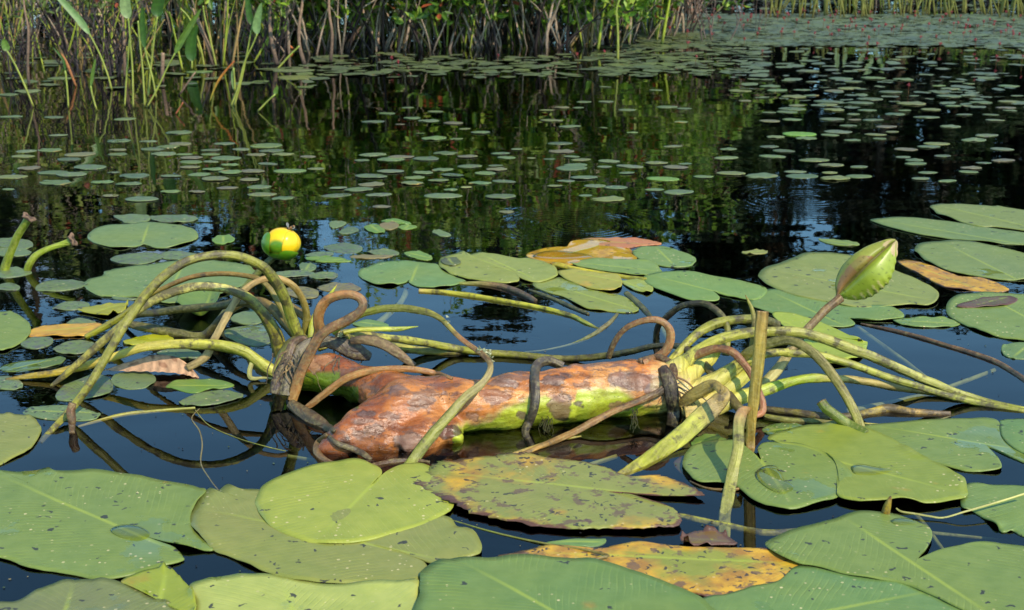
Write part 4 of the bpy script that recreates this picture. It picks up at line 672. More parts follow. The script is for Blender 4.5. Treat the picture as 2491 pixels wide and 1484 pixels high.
# folded leaf bud and its stalk
stalk(K('c', [(1895,248,840,62),(1810,315,None,54),(1730,395,None,52),(1650,480,None,54),(1560,600,None,66),(1480,720,None,70),(1380,830,930,80)]), grad((0,(120,90,60)),(.4,(110,88,60)),(.65,(170,155,125)),(1,(190,185,130))), blot=.25, name='bud_stalk', label='brown and whitish stalk carrying the folded leaf')
def folded_leaf():
    A = [Vector(PG(*K('d', [(1078,705,1140)])[0][:3])), Vector(PG(*K('d', [(1512,285,1140)])[0][:3]))]
    ax = (A[1]-A[0]); L = ax.length; ax.normalize()
    mid = A[0].lerp(A[1], .5); view = (mid-Vector((0, 0, H))).normalized()
    side = ax.cross(view).normalized(); nn = side.cross(ax).normalized()      # side points to picture lower right
    if proj(mid+side*.1)[0] < proj(mid)[0]: side = -side
    sc_ = proj(mid)[2]/F*.3303
    # half widths (left-up, right-down) in notes units along the axis
    prof = [(0,14,14),(.04,45,40),(.1,88,100),(.2,128,158),(.32,150,192),(.45,155,205),(.58,146,200),(.7,126,170),(.8,100,128),(.88,74,86),(.94,46,50),(.98,24,26),(1,10,12)]
    prof = cr(prof, 11); n = 72; V, Fc, C = [], [], []
    for i, (t, wl, wr) in enumerate(prof):
        c = A[0]+ax*(L*t)+nn*(.004*math.sin(t*9))
        for k in range(n):
            a = 2*math.pi*k/n; cs, sn = math.cos(a), math.sin(a)
            w = (wr*.9 if cs > 0 else wl*.93)*sc_
            ridge = 1+.022*math.sin(t*75+cs*4)*max(0, cs)**1.5*(1 if t < .8 else 1.6)+.02*noise.noise(Vector((cs*3, sn*3, t*8)))
            if t > .84: ridge += .30*math.sin(a*7+t*30)*(t-.84)/.16
            d = .50*(1-.62*math.exp(-((cs+.12)/.15)**2)*(1 if sn < 0 else .2))     # crease facing the viewer
            V.append(c+side*cs*w*ridge+nn*sn*w*d)
            g = lin(158, 172, 52); br = lin(160, 120, 74); gl = lin(150, 152, 58)
            m = 1 if cs > -.1 else 0
            col = g if m else (gl if cs < -.75 or t > .72+.2*cs else br)
            if not m and t > .25 and noise.noise(Vector((t*5, cs*2, 1))) > .1-cs*.3-.3: col = tuple(.5*x+.5*y for x, y in zip(gl, col))
            if cs > .62+.2*noise.noise(Vector((t*12, 0, 0))) and .06 < t < .55 and math.sin(t*75+cs*4) > .45: col = lin(200, 190, 110)
            if t > .84 and math.sin(a*6+t*30) > -.2: col = lin(200, 172, 120)
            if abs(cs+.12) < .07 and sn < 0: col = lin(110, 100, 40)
            if noise.noise(Vector((t*22, cs*8, sn*5+3))) > .46: col = tuple(x*.6 for x in col)
            C.append((col[0], col[1], col[2], 1))
    for i in range(len(prof)-1):
        for k in range(n):
            k2 = (k+1) % n; Fc.append((i*n+k, i*n+k2, (i+1)*n+k2, (i+1)*n+k))
    Fc.append(tuple(range(n))); Fc.append(tuple(reversed(range((len(prof)-1)*n, len(prof)*n))))
    o = mesh('folded_leaf', V, Fc, vcol_material('folded_leaf_skin', .38, .1, 90, .85), plant, cols=C)
    tag(o, 'plump folded leaf bud, green on its right half and brown on its left')
folded_leaf()
# rootlets on the rootstock
for bx, by, g in ((1850,975,1075), (2400,950,1090)):
    V, Fc, C = [], [], []
    for k in range(16 if bx < 2000 else 7):
        x, y = bx+random.uniform(-25, 40), by+random.uniform(0, 30)
        pts = [(x, y, g, 5)]
        for s in range(5):
            x += random.uniform(-14, 14); y += random.uniform(14, 34); pts.append((x, y, g+s*12, 5-s*.6))
        v, f, c, _ = tube(K('b', pts), grad((0,(50,45,25)),(1,(70,70,35))), sides=5, res=.006)
        b = len(V); V += v; Fc += [tuple(i+b for i in q) for q in f]; C += [(q[0], q[1], q[2], 1) for q in c]
    mesh('rootlets', V, Fc, M_TWIG, plant, cols=C)

# ------------------------------------------------------------------ loose stalks and leaves
def loose(pts, colf, label, cat='stalk', name='loose_stalk', **kw):
    V, Fc, C, S = tube(pts, colf, **kw)
    p0 = V[0]; o = mesh(name, V, Fc, M_STEM, None, cols=C, attrs={'suv': S})
    ctr = Vector((sum(v.x for v in V)/len(V), sum(v.y for v in V)/len(V), 0))
    o.data.transform(Matrix.Translation(-ctr)); o.location = ctr
    return tag(o, label, cat)
loose(K('c', [(1385,335,1210,76),(1375,480,None,78),(1355,680,None,80),(1335,880,None,78),(1318,1050,None,66),(1312,1210,1215,56),(1315,1290,1265,40)]), grad((0,(150,120,75)),(.3,(180,160,85)),(.6,(170,145,75)),(1,(150,115,50))), 'flat straw coloured stalk standing upright with a square cut top', flat=.22, blot=-.05, rib=.1, name='upright_stalk')
loose(K('c', [(1320,1000,1180,50),(1285,975,None,60),(1250,1000,None,70),(1235,1080,None,72),(1232,1200,None,74),(1205,1340,None,76),(1178,1480,1500,78)]) + K('g', [(335,800,790,88),(330,950,920,86),(335,1060,1010,80)]), grad((0,(175,130,95)),(.2,(170,130,100)),(.35,(150,150,90)),(.6,(165,165,90)),(1,(140,145,90))), 'flattened pale green stalk with a pink brown knee crossing the tan flecked pad', flat=.25, blot=.2, name='bent_stalk')
loose(K('c', [(1765,918,1075,62),(1800,965,None,62),(1870,1015,None,62),(1960,1075,1110,64),(2060,1130,1150,60)]), grad((0,(110,80,40)),(.1,(100,120,35)),(1,(95,115,35))), 'short deep green cut stalk poking out beside the flat olive one', blot=0)
loose(K('c', [(1380,965,975,40),(1600,990,1000,50),(1800,1020,1025,54),(1960,1010,1015,50),(2100,985,990,56),(2200,965,975,60),(2350,985,990,50),(2600,1000,1000,40)]), grad((0,(120,110,45)),(.4,(90,80,35)),(.55,(175,155,70)),(.8,(150,125,60)),(1,(175,145,110))), 'rotting mottled stalk floating at the right behind the bright yellow tinged pad', blot=.8)
loose(K('c', [(1400,1010,1015,30),(1550,1040,1040,44),(1750,1050,1052,40),(1900,1060,1062,26)]), grad((0,(130,130,60)),(1,(110,115,50))), 'olive stalk floating right of the upright flat stalk', blot=.4)
loose(K('d', [(1250,900,905,12),(1450,942,945,28),(1650,992,995,34),(1850,1052,1055,36),(2050,1112,1115,40),(2250,1185,1188,46),(2453,1310,1312,48),(2550,1400,1400,44)]), grad((0,(80,60,50)),(.5,(130,95,75)),(1,(95,75,60))), 'bent brown stem floating across the blue water at the right', blot=.4)
loose(K('b', [(1030,205,208,30),(1200,216,219,34),(1400,242,245,36),(1600,276,279,36),(1800,312,315,36),(2000,362,365,34),(2100,408,412,30),(2190,455,450,20)]), grad((0,(190,170,110)),(.1,(190,185,60)),(.8,(170,175,50)),(1,(120,130,60))), 'long yellow stalk floating on blue water behind the rootstock', blot=.3)
loose(K('m', [(2170,1015,1018,20),(2120,1075,1078,34),(2050,1130,1132,36),(1980,1175,1176,34),(1850,1232,1225,18),(1650,1278,1262,12),(1500,1292,1275,8)]), grad((0,(95,95,50)),(.3,(120,110,80)),(.6,(110,120,80)),(1,(110,125,90))), 'hairy olive stalk trailing a thin pale tail under the water', blot=.2)
loose(K('m', [(1700,662,680,36),(1760,670,None,40),(1850,692,700,38),(2050,730,None,40),(2250,762,None,46),(2370,778,785,52)]), grad((0,(150,110,60)),(.08,(190,175,50)),(1,(165,165,50))), 'thick yellow stalk end lying on the pads behind the rootstock', blot=.1)
loose(K('m', [(1000,800,800,20),(1200,803,806,40),(1350,825,832,44),(1480,870,880,44),(1580,925,930,34)]), grad((0,(130,145,60)),(.4,(130,100,75)),(1,(95,75,62))), 'brown withered stem end beside the flecked pad', blot=.3)
loose(K('m', [(1530,845,848,20),(1680,900,903,30),(1850,975,978,32),(1960,1020,1022,26)]), grad((0,(80,85,40)),(1,(65,65,35))), 'dark olive stem slanting between pads and the hairy stalk', blot=.3)
loose(K('m', [(2230,870,872,40),(2300,930,930,44),(2370,1000,1000,46),(2420,1060,1055,40)]), grad((0,(110,110,60)),(1,(60,70,40))), 'short mottled stalk sinking behind the right brown loop', blot=.5)
loose(K('f', [(770,842,840,10),(1000,910,912,12),(1250,970,974,14),(1500,1020,1030,16),(1700,1050,1070,17),(1880,1090,1125,18),(1820,1115,1150,18),(1738,1145,1165,18),(1850,1178,1200,18),(1960,1205,1215,22)]), grad((0,(120,140,60)),(.5,(125,110,50)),(1,(80,58,45))), 'thin kinked brown stem resting on the orange decaying pad', blot=.2, cat='stem')
loose(K('g', [(1560,755,790,12),(1600,780,None,16),(1700,795),(1800,812,830,14),(1900,822,840,13),(2050,780,830,14),(2250,722,790,15),(2500,645,740,16)]), grad((0,(150,150,90)),(1,(190,190,130))), 'thin pale rootlet curving to the right edge', blot=-.3, cat='rootlet', name='rootlet')
loose(K('g', [(1480,815,815,60),(1495,750,None,56),(1515,690,None,30),(1520,668,820,10)]), grad((0,(110,60,30)),(.4,(170,150,30)),(1,(140,90,70))), 'small yellow and rusty stub sticking up between the right front pads', blot=.4, name='stalk_stub')
loose(K('g', [(0,808,795,40),(300,872,855,46),(620,930,910,48),(900,905,890,30)]), grad((0,(185,185,80)),(.7,(150,150,70)),(1,(80,90,60))), 'yellow mottled stalk sunk just under water right of the ragged pad', blot=.6)
loose(K('e', [(560,170,160,16),(850,92,86,30),(1100,60,56,28),(1400,35,35,18)]), grad((0,(150,140,60)),(1,(150,155,80))), 'yellow stalk sunk under the water below the left tuft', blot=0)
loose(K('e', [(1430,40,42,7),(1375,110,112,9),(1430,200,202,9),(1450,300,302,10),(1440,430,432,10),(1500,540,540,9),(1570,630,628,7)]), grad((0,(120,105,75)),(1,(125,115,85))), 'thin crooked brown rootlet floating on the blue water at lower left', cat='rootlet', name='rootlet', blot=-.2)
loose(K('e', [(1400,50,52,5),(1500,160,162,6),(1700,250,252,6),(1900,310,312,6),(2050,345,345,5)]), grad((0,(140,140,50)),(1,(140,145,60))), 'fine yellow green rootlet right of the crooked brown one', cat='rootlet', name='rootlet', blot=-.3)
loose(K('e', [(520,0,170,50),(505,60,None,66),(515,120,None,62),(515,170,185,46),(515,220,215,40)]), grad((0,(120,88,70)),(1,(90,65,50))), 'brown withered knot hanging on the longest arching stalk at the water', blot=.3, name='withered_knot', cat='knot')
loose(K('e', [(150,80,85,6),(700,210,215,30),(900,290,296,0.1)]), grad((0,(100,80,50)),(1,(90,70,50))), 'thin brown straw floating below the knot at left', blot=.2) if False else None
loose(K('f', [(900,420,425,30),(1100,400,402,24),(1250,350,352,24),(1400,300,302,26),(1550,262,264,24),(1690,238,240,10)]), grad((0,(150,125,85)),(.5,(170,150,80)),(1,(150,140,60))), 'straw coloured fibre bundle floating under the rusty brown stalk', blot=.2, cat='straw', name='straw')
loose(K('g', [(80,560,560,14),(200,610,612,16),(380,622,632,22),(500,598,615,14)]), grad((0,(60,50,35)),(.6,(150,115,60)),(1,(110,75,50))), 'brown twig lying across the bent stalk on the tan flecked pad', blot=.1, cat='twig', name='twig')
loose(K('g', [(1330,145,147,10),(1500,155,157,12),(1700,148,151,12),(1850,125,128,12),(1950,95,100,10)]), grad((0,(170,165,90)),(.6,(190,185,110)),(1,(70,60,40))), 'thin shiny straw lying on the flat pad at the right', blot=-.2, cat='straw', name='straw')
# faint sunken stalks
for i, (c, pts, lab) in enumerate([
   ('b', [(960,170,160,34),(920,270,262,36),(830,360,352,40),(760,420,410,40)], 'dim sunken stalk below the leftmost pad of the row'),
   ('D', [(1600,780,775,14),(1640,850,846,14),(1700,930,926,14)], 'dim sunken stalk in the blue water inside the right tuft'),
   ('D', [(2060,780,776,12),(2200,880,876,14),(2300,960,956,12)], 'dim sunken stalk crossing behind the longest right stalk'),
   ('D', [(2060,1000,996,12),(2250,960,956,12),(2420,900,896,10)], 'dim sunken straw right of the right tuft'),
   ('D', [(1170,1180,1172,8),(1330,1160,1152,12),(1500,1110,1104,10)], 'dim sunken straw in front of the rootstock'),
   ('D', [(700,1110,1104,10),(790,1125,1120,10)], 'pale sunken straw left of the rootstock foot'),
   ('g', [(1600,700,690,40),(1750,860,846,36),(1900,1060,1040,30)], 'dim sunken stalk between the right front pads'),
   ('g', [(1800,930,916,26),(2100,960,944,22),(2400,990,970,14)], 'dim sunken straw right of the notched front pad')]):
    pp = [(p[0], p[1], p[2]+ (0), p[3]) for p in K(c, pts)]
    for p in pp: pass
    wp = []
    for x, y, g, w in pp:
        q = P(x, y, -.02); d = proj(q)[2]; wp.append((q.x, q.y, -.02, w*.5*d/F))
    V, Fc, C, S = sweep(wp, grad((0,(150,160,110)),(1,(150,155,100))), blot=.2)
    o = mesh('sunken_stalk', V, Fc, M_STEM, None, cols=C, attrs={'suv': S}); tag(o, lab, 'stalk')
# cut stalks at the left
for pts, cap, lab in ((K('a', [(30,520,500,66),(45,460,500,66),(80,360,None,62),(125,255,None,58),(170,180,None,56),(205,120,520,56)]), (205,118,520), 'taller yellow green cut stalk with a brown cap at the left edge'),
                      (K('a', [(195,500,500,52),(215,450,505,52),(260,390,None,48),(340,345,None,42),(430,315,None,44),(515,285,500,60)]), (522,278,500), 'low bent cut stalk with a withered drooping brown end at the left')):
    q = P(pts[0][0], pts[0][2]); root = empty('cut_stalk', q, lab, 'cut stalk')
    stalk(pts, grad((0,(150,165,50)),(.5,(140,160,45)),(1,(130,150,50))), name='stalk', parent=root, blot=-.1)
    x, y, g = K('a', [cap])[0][:3]; c0 = PG(x, y, g); V, Fc, C = [], [], []
    r0 = 32*.3373*proj(c0)[2]/F
    tdir = (PG(*pts[-1][:3])-PG(pts[-2][0], pts[-2][1], pts[-1][2])).normalized()
    s1 = tdir.cross(Vector((0, 1, 0))).normalized(); s2 = s1.cross(tdir)
    rings = [(-.3,1.0),(-.12,1.35),(.05,1.5),(.25,1.45),(.38,1.15),(.30,.7),(.22,.01)]; n = 22
    for t, k in rings:
        for j in range(n):
            a = 2*math.pi*j/n; w = r0*k*(1+.14*math.sin(a*5)*(k > 1)+.08*math.sin(a*9))
            V.append(c0+tdir*(t*r0+.3*r0*math.sin(a*3)*(k > 1.1))+s1*math.cos(a)*w+s2*math.sin(a)*w); C.append(lin(135,105,80) if k > .8 else lin(90,66,50))
    for i in range(len(rings)-1):
        for j in range(n): Fc.append((i*n+j, i*n+(j+1) % n, (i+1)*n+(j+1) % n, (i+1)*n+j))
    mesh('withered_cap', V, Fc, M_TWIG, root, cols=C)
# tan folded dead leaf
def dead_fold():
    spine = K('a', [(750,1215,1235),(900,1165,1235),(1050,1120,1238),(1150,1105,1240),(1280,1125,1245),(1370,1190,1255),(1435,1268,1272)])
    width = [4, 60, 105, 125, 115, 70, 8]; V, Fc, C = [], [], []
    top = cr([tuple(PG(*p[:3])) for p in spine], 12); ws = cr([(w,) for w in width], 12); n = 9
    for i, (t, w) in enumerate(zip(top, ws)):
        p = Vector(t); ww = max(w[0], 2)*.3373*proj(p)[2]/F
        for k in range(-n, n+1):
            f = abs(k)/n; sgn = 1 if k > 0 else -1
            cor = .0018*math.sin(i*.9+f*2)*f
            V.append(Vector((p.x+.15*ww*f*sgn, p.y-sgn*ww*(.25+.35*f)*f-cor, p.z-max(ww, 0)*.85*f**.8*(1 if sgn > 0 else 1)+.001*noise.noise(Vector((i*.3, k*.3, 0))))))
            cc = lin(212,165,125) if noise.noise(Vector((i*.12, f*2, 3))) < .25 else lin(165,118,85)
            cc = tuple(x*(1-.25*(math.sin(i*.9+f*2) > .5)) for x in cc[:3])+(1,); C.append(cc)
    m = 2*n+1
    for i in range(len(top)-1):
        for k in range(m-1): Fc.append((i*m+k, i*m+k+1, (i+1)*m+k+1, (i+1)*m+k))
    o = mesh('dead_leaf', V, Fc, vcol_material('dead_leaf_skin', .6, .15, 120, .8), None, cols=C)
    tag(o, 'tan dead leaf folded like a tent under the left stalks', 'dead leaf')
dead_fold()
# ------------------------------------------------------------------ yellow flower and bee
def flower():
    g = 880; base = PG(*K('a', [(1985,400,g)])[0][:3]); ctr = PG(*K('a', [(2032,300,g)])[0][:3])
    root = empty('pond_lily_flower', P(*K('a', [(1560,g)])[0][:2]), 'yellow globe shaped pond lily flower with green outer sepals on a slanting stalk', 'flower')
    V, Fc, C, S = tube(K('a', [(1990,385,g,44),(1960,410,g,50),(1880,490,g,52),(1800,580,g,54),(1720,680,g,56),(1650,770,g,56),(1560,890,900,56)]), grad((0,(70,85,45)),(.4,(100,110,55)),(1,(105,115,70))), blot=.2)
    mesh('flower_stalk', V, Fc, M_STEM, root, cols=C, attrs={'suv': S})
    R = 140*.3373*proj(ctr)[2]/F; up = Vector((-.34, -.22, .91)).normalized()
    ex = up.cross(Vector((0, 1, 0))).normalized(); ey = ex.cross(up).normalized()
    # (azimuth deg: -90 faces the viewer, half width, radius factor, top latitude, green height)
    back = (Vector((0, 0, H))-ctr).normalized(); rt_ = Vector((1, 0, 0)); rt_ = (rt_-back*rt_.dot(back)).normalized(); up_ = back.cross(rt_)
    if up_.z < 0: up_ = -up_
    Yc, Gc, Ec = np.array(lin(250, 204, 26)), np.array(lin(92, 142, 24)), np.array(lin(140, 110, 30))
    def shell(cx, cy, cz, ax_, bx_, rot, rf, gfun, full=False):
        """one cupped sepal: a cap of the globe centred on the direction cx,cy,cz (right, up, towards the viewer)"""
        c = (rt_*cx+up_*cy+back*cz).normalized(); u = (up_-c*up_.dot(c)); u = u.normalized() if u.length > .1 else rt_; v = c.cross(u)
        cr_, sr_ = math.cos(math.radians(rot)), math.sin(math.radians(rot)); u, v = u*cr_+v*sr_, v*cr_-u*sr_
        V, Fc, C = [], [], []; nr, na = 14, 36
        for k in range(nr+1):
            q = k/nr
            for m in range(na):
                f = 2*math.pi*m/na; sq = 1/(abs(math.cos(f))**2.4+abs(math.sin(f))**2.4)**(1/2.4)
                d = c*math.cos(q*math.radians(ax_ if full else (ax_+bx_)/2)) if full else c
                if full: d = c*math.cos(q*math.pi)+(u*math.cos(f)+v*math.sin(f))*math.sin(q*math.pi)
                else:
                    aa, bb = math.radians(ax_)*q*sq*math.cos(f), math.radians(bx_)*q*sq*math.sin(f); L = math.hypot(aa, bb)
                    d = c*math.cos(L)+(u*aa+v*bb)*(math.sin(L)/L if L > 1e-6 else 1)
                X, Yv = d.dot(rt_), d.dot(up_)
                rr = R*(rf-(0 if full else .035*q**5)+.006*noise.noise(d*5))
                V.append(ctr+rt_*(X*rr*1.05)+up_*(Yv*rr*.90)+back*(d.dot(back)*rr))
                g = min(1, max(0, gfun(X, Yv)+.12*noise.noise(d*4))); cc = Yc*(1-g)+Gc*g
                if q > .93 and not full: cc = cc*.45+Ec*.4  # brown-green margin, darkened in colour to strengthen the shadow line between sepals
                C.append((cc[0], cc[1], cc[2], 1))
        for k in range(nr):
            for m in range(na): Fc.append((k*na+m, k*na+(m+1) % na, (k+1)*na+(m+1) % na, (k+1)*na+m))
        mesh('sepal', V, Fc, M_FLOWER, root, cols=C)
    st = lambda t: min(1, max(0, t))
    shell(0, .3, 1, 0, 0, 0, .86, lambda x, y: st((-.35-y)*4), True)
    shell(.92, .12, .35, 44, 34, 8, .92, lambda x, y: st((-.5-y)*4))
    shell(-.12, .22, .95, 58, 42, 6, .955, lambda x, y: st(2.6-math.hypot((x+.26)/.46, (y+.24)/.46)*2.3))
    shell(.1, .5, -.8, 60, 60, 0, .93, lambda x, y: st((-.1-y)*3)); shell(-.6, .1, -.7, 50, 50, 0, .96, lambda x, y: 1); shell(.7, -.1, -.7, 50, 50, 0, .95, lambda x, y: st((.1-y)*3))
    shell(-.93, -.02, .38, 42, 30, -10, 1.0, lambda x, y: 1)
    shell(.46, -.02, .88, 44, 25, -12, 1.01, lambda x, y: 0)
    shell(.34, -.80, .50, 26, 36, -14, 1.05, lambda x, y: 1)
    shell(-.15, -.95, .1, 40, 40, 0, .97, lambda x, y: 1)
    bc = PG(*K('a', [(2082,197,g-4)])[0][:3]); s = 24*.3373*proj(bc)[2]/F
    bee = empty('bee', bc, 'small brown bee sitting on top of the yellow flower', 'bee')
    def ell(c, r, col, name, ax=(1, 0, 0)):
        V, Fc, C = [], [], []; n, m = 14, 10; A = Vector(ax).normalized(); B = A.cross(Vector((0, 0, 1))).normalized(); D = A.cross(B)
        for i in range(m+1):
            la = math.pi*i/m
            for j in range(n):
                a = 2*math.pi*j/n
                V.append(Vector(c)+A*(-math.cos(la)*r[0])+B*(math.sin(la)*math.cos(a)*r[1])+D*(math.sin(la)*math.sin(a)*r[2]))
                k = (i//2) % 2; C.append(lin(*col[k]))
        for i in range(m):
            for j in range(n): Fc.append((i*n+j, i*n+(j+1) % n, (i+1)*n+(j+1) % n, (i+1)*n+j))
        mesh(name, V, Fc, M_FUZZ, bee, cols=C)
    f = Vector((-.75, -.3, -.35)).normalized(); ell(bc, (s*.7, s*.5, s*.5), ((120,90,50), (70,50,30)), 'thorax', f)
    ell(bc-f*s*1.15, (s*.95, s*.45, s*.45), ((60,45,30), (160,115,55)), 'abdomen', f); ell(bc+f*s*.95, (s*.35, s*.4, s*.35), ((50,38,28), (40,30,22)), 'head', f)
    for d in (Vector((-.25, .1, 1)), Vector((1, .2, .25))):
        d.normalize(); w = d.cross(Vector((0, 1, 0))).normalized(); V = []
        for t, k in ((0, .1), (.3, .32), (.65, .45), (.9, .3), (1, .05)):
            V += [bc+d*(s*(.3+1.7*t))+w*s*k, bc+d*(s*(.3+1.7*t))-w*s*k]
        mesh('wing', V, [(i*2, i*2+1, i*2+3, i*2+2) for i in range(4)], M_WING, bee, cols=[lin(150,150,150)]*10)
    for k in range(6):
        b0 = bc+f*s*(.4-.35*(k//2)); e = b0+Vector(((1 if k % 2 else -1)*s*.55, -s*.3, -s*.75))
        v, fc, c, _ = sweep([(*b0, s*.06), (*((b0+e)/2+Vector((0, 0, s*.2))), s*.05), (*e, s*.03)], grad((0,(45,35,25)),(1,(45,35,25))), sides=5, res=s*.4)
        mesh('leg', v, fc, M_FUZZ, bee, cols=[(q[0], q[1], q[2], 1) for q in c])
flower()
# ------------------------------------------------------------------ small floating pads of the open water
def small_mesh(seed, lift, spots, slit=True, yel=0.0):
    rnd = random.Random(seed); n = 34; R = 5; V, Fc, L, Pa = [], [], [], []
    for i in range(n+1):
        a = 2*math.pi*(i/n); aa = a
        k = 1+.12*noise.noise(Vector((math.cos(a)*1.5, math.sin(a)*1.5, seed)))+.06*noise.noise(Vector((math.cos(a)*5, math.sin(a)*5, seed)))
        if slit:
            d = min(a, 2*math.pi-a); k *= 1-.75*max(0, 1-d/.10)
        for r in range(R+1):
            f = r/R; x = math.cos(a)*k*f*.5; y = math.sin(a)*k*f*.40
            z = .004+.035*lift*max(0, noise.noise(Vector((math.cos(a)*1.2+seed, math.sin(a)*1.2, 1)))-.1)*f**3+.006*noise.noise(Vector((x*8, y*8, seed)))
            V.append((x, y, z)); L.append((x*.1, y*.1, f)); Pa.append((spots, yel, .05, .25))
        V.append((V[-1][0], V[-1][1], V[-1][2]-.014)); L.append(L[-1]); Pa.append(Pa[-1])
    W = R+2
    for i in range(n):
        for r in range(R+1): Fc.append((i*W+r, i*W+r+1, (i+1)*W+r+1, (i+1)*W+r))
    o = mesh('small_lily_pad', V, Fc, M_SPAD, attrs={'leafuv': L, 'par': Pa}); me = o.data
    bpy.data.objects.remove(o); return me
SM = [small_mesh(s, l, sp, sl, y) for s, l, sp, sl, y in ((1,1,.55,False,0),(2,.4,.7,False,0),(3,1.6,.35,True,0),(4,.6,.8,False,0),(5,2.2,.25,True,.2),(6,.5,.6,False,0),(7,1,.9,False,0),(8,.3,.15,False,0))]
PADC = [lin(96,122,88,.85), lin(104,126,92,.85), lin(88,112,86,.8), lin(112,128,100,.85), lin(122,114,96,.8), lin(120,128,80,.85), lin(84,104,72,.8), lin(100,130,84,.9), lin(92,116,80,.8)]
LIST = {
'h': [(190,1090,160),(360,1082,180),(165,1130,210),(580,1115,230),(500,1150,200),(210,1215,160),(650,1210,240),(80,1278,220),(380,1248,240),(520,1262,200),(400,1320,270),(740,1318,170),(930,1330,200),(60,1365,120),(800,1415,140),(1020,1440,280),(860,1020,200),(1070,1020,130),(1300,1038,180),(850,1083,170),(1100,1078,170),(1210,1060,160),(850,1115,160),(1180,1110,180),(1330,1115,140),(1520,1085,140),(1520,1113,160),(1380,1140,160),(1620,1036,160),(1740,1077,160),(1920,1052,240),(1630,1140,200),(1850,1115,180),(1960,1088,190),(2040,1112,160),(1380,1168,160),(1520,1165,130),(1660,1188,130),(1930,1183,180),(1370,1210,150),(1540,1225,160),(1440,1260,200),(1660,1245,180),(1820,1238,200),(1230,1273,170),(970,1268,260),(820,1245,90),(1550,1293,200),(1800,1300,190),(1640,1357,160),(1870,1350,220),(2220,1130,150),(2090,1235,240),(2280,1217,160),(1230,1385,190),(1420,1387,150),(1890,1403,220),(2040,1430,160),(2440,1360,140),(2430,1410,220),(420,980,150),(900,858,190),(1290,957,230),(390,845,190),(200,660,200),(60,685,150),(440,565,180),(80,845,160),(1440,520,200),(1880,590,120),(2120,510,300),(2200,630,150),(2150,560,300)],
'i': [(450,776,90),(300,820,120),(650,806,140),(480,853,120),(600,872,180),(200,878,190),(395,897,80),(780,890,140),(860,930,90),(975,958,160),(540,965,70),(640,1000,220),(800,1005,130),(720,1105,180),(880,1133,150),(1235,1080,100),(1120,1110,150),(1160,1138,140),(1340,1142,80),(1470,1148,100),(1545,1035,190),(1560,1095,190),(400,1135,180),(200,1115,230),(580,1148,190),(330,1150,180),(120,1160,110),(700,1225,190),(900,1200,190),(1080,1200,130),(1090,1225,150),(560,1250,150),(770,1267,190),(1010,1252,170),(330,1240,240),(180,1275,280),(500,1280,200),(670,1305,170),(970,1322,200),(1140,1308,210),(870,1355,110),(480,1325,200),(190,1333,220),(760,1370,130),(700,1412,280),(100,1370,200),(240,1405,200),(1120,1420,220),(1630,1133,150),(1700,1155,160),(1900,1165,170),(1660,1190,160),(1630,1215,260),(1870,1205,120),(2050,1200,190),(2030,1252,120),(1720,1285,220),(1590,1305,120),(1510,1345,110),(1800,1340,200),(1950,1355,180),(2290,1290,260),(2240,1180,160),(2380,1210,180),(2450,1185,120),(2230,1372,180),(2400,1390,200),(1730,1410,100),(1900,1440,300),(2360,1058,180),(1490,870,190),(1620,915,160),(1450,798,110),(1720,735,140),(1880,735,130),(1680,778,100),(1560,778,120),(2030,793,120),(2320,772,160),(2440,785,150),(1860,923,60),(2070,960,100),(1870,630,100),(2240,650,100),(2420,880,130),(260,1490,150),(1160,1530,110)],
'j': [(360,1075,150),(655,1057,160),(755,1090,150),(680,1130,180),(345,1138,200),(840,1238,180),(980,1155,210),(1100,1190,230),(1300,1205,160),(1090,1245,150),(1300,1272,250),(890,1270,230),(1130,1290,230),(600,1268,250),(380,1255,230),(180,1278,150),(1745,1293,160),(1940,1307,150),(1795,1245,170),(2110,1215,170),(2090,1243,150),(2200,1175,140),(2340,1160,210),(1905,1130,120),(1620,1133,140),(1700,1157,160),(1710,1183,180),(1640,1077,200),(1805,1060,170),(1860,1037,200),(2130,1010,200),(2220,978,160),(2330,1077,190),(1255,1013,130),(1450,1003,110),(870,970,290),(700,990,170),(920,997,180),(1090,975,160),(1150,950,190),(1420,970,200),(1540,952,130),(1500,914,200),(1225,908,160),(1960,914,150),(820,862,160),(1110,863,170),(1400,868,200),(660,872,170),(1270,868,120),(650,815,130),(780,808,150),(1120,795,180),(1260,825,120),(1360,795,140),(850,762,110),(820,785,200),(1070,755,200),(1080,735,230),(1310,745,200),(1380,715,210),(1320,685,110),(1560,825,160),(1630,800,100),(1820,792,170),(1790,845,190),(1680,750,210),(480,728,90),(600,705,130),(830,700,170),(960,690,130),(660,625,180),(710,655,160),(440,655,160),(890,648,120),(1120,655,180),(1230,637,180),(1530,667,180),(1700,692,100),(1260,590,140),(1620,575,140),(960,592,110),(790,585,120),(1040,580,90),(1170,567,160),(1400,565,160),(930,515,160),(640,575,120),(540,570,90),(520,525,100),(540,482,100),(1310,505,120),(2220,565,110),(1560,430,110),(1880,620,130),(1960,640,160),(1900,670,150),(2090,605,100),(1950,695,200),(2100,690,140),(2180,740,190),(2380,735,150),(1980,765,130),(2390,800,130),(2250,828,150),(2280,870,170),(2060,830,150),(2380,620,160),(2360,780,140),(2440,690,130),(2080,535,110)]}
placed = []
def put_small(X, Y, w, label, group, idx=None, col=None, z=0.0):
    p = P(X, Y); d = proj(p)[2]; s = w*d/F*random.uniform(.8, 1.15)
    o = bpy.data.objects.new('small_lily_pad', SM[idx if idx is not None else random.randrange(8)]); COL.objects.link(o)
    sq = random.uniform(.66, .98)
    o.location = (p.x, p.y, z+random.uniform(0, .003)); o.scale = (s, s*sq, min(s, .11)); o.rotation_euler = (0, 0, random.choice([0, math.pi])+random.uniform(-.35, .35))
    cc_ = col or random.choice(PADC); o.color = (cc_[0]*1.08, cc_[1]*1.0, cc_[2]*.80, 1); placed.append((p.x, p.y, s))
    return tag(o, label, 'small pad', group)
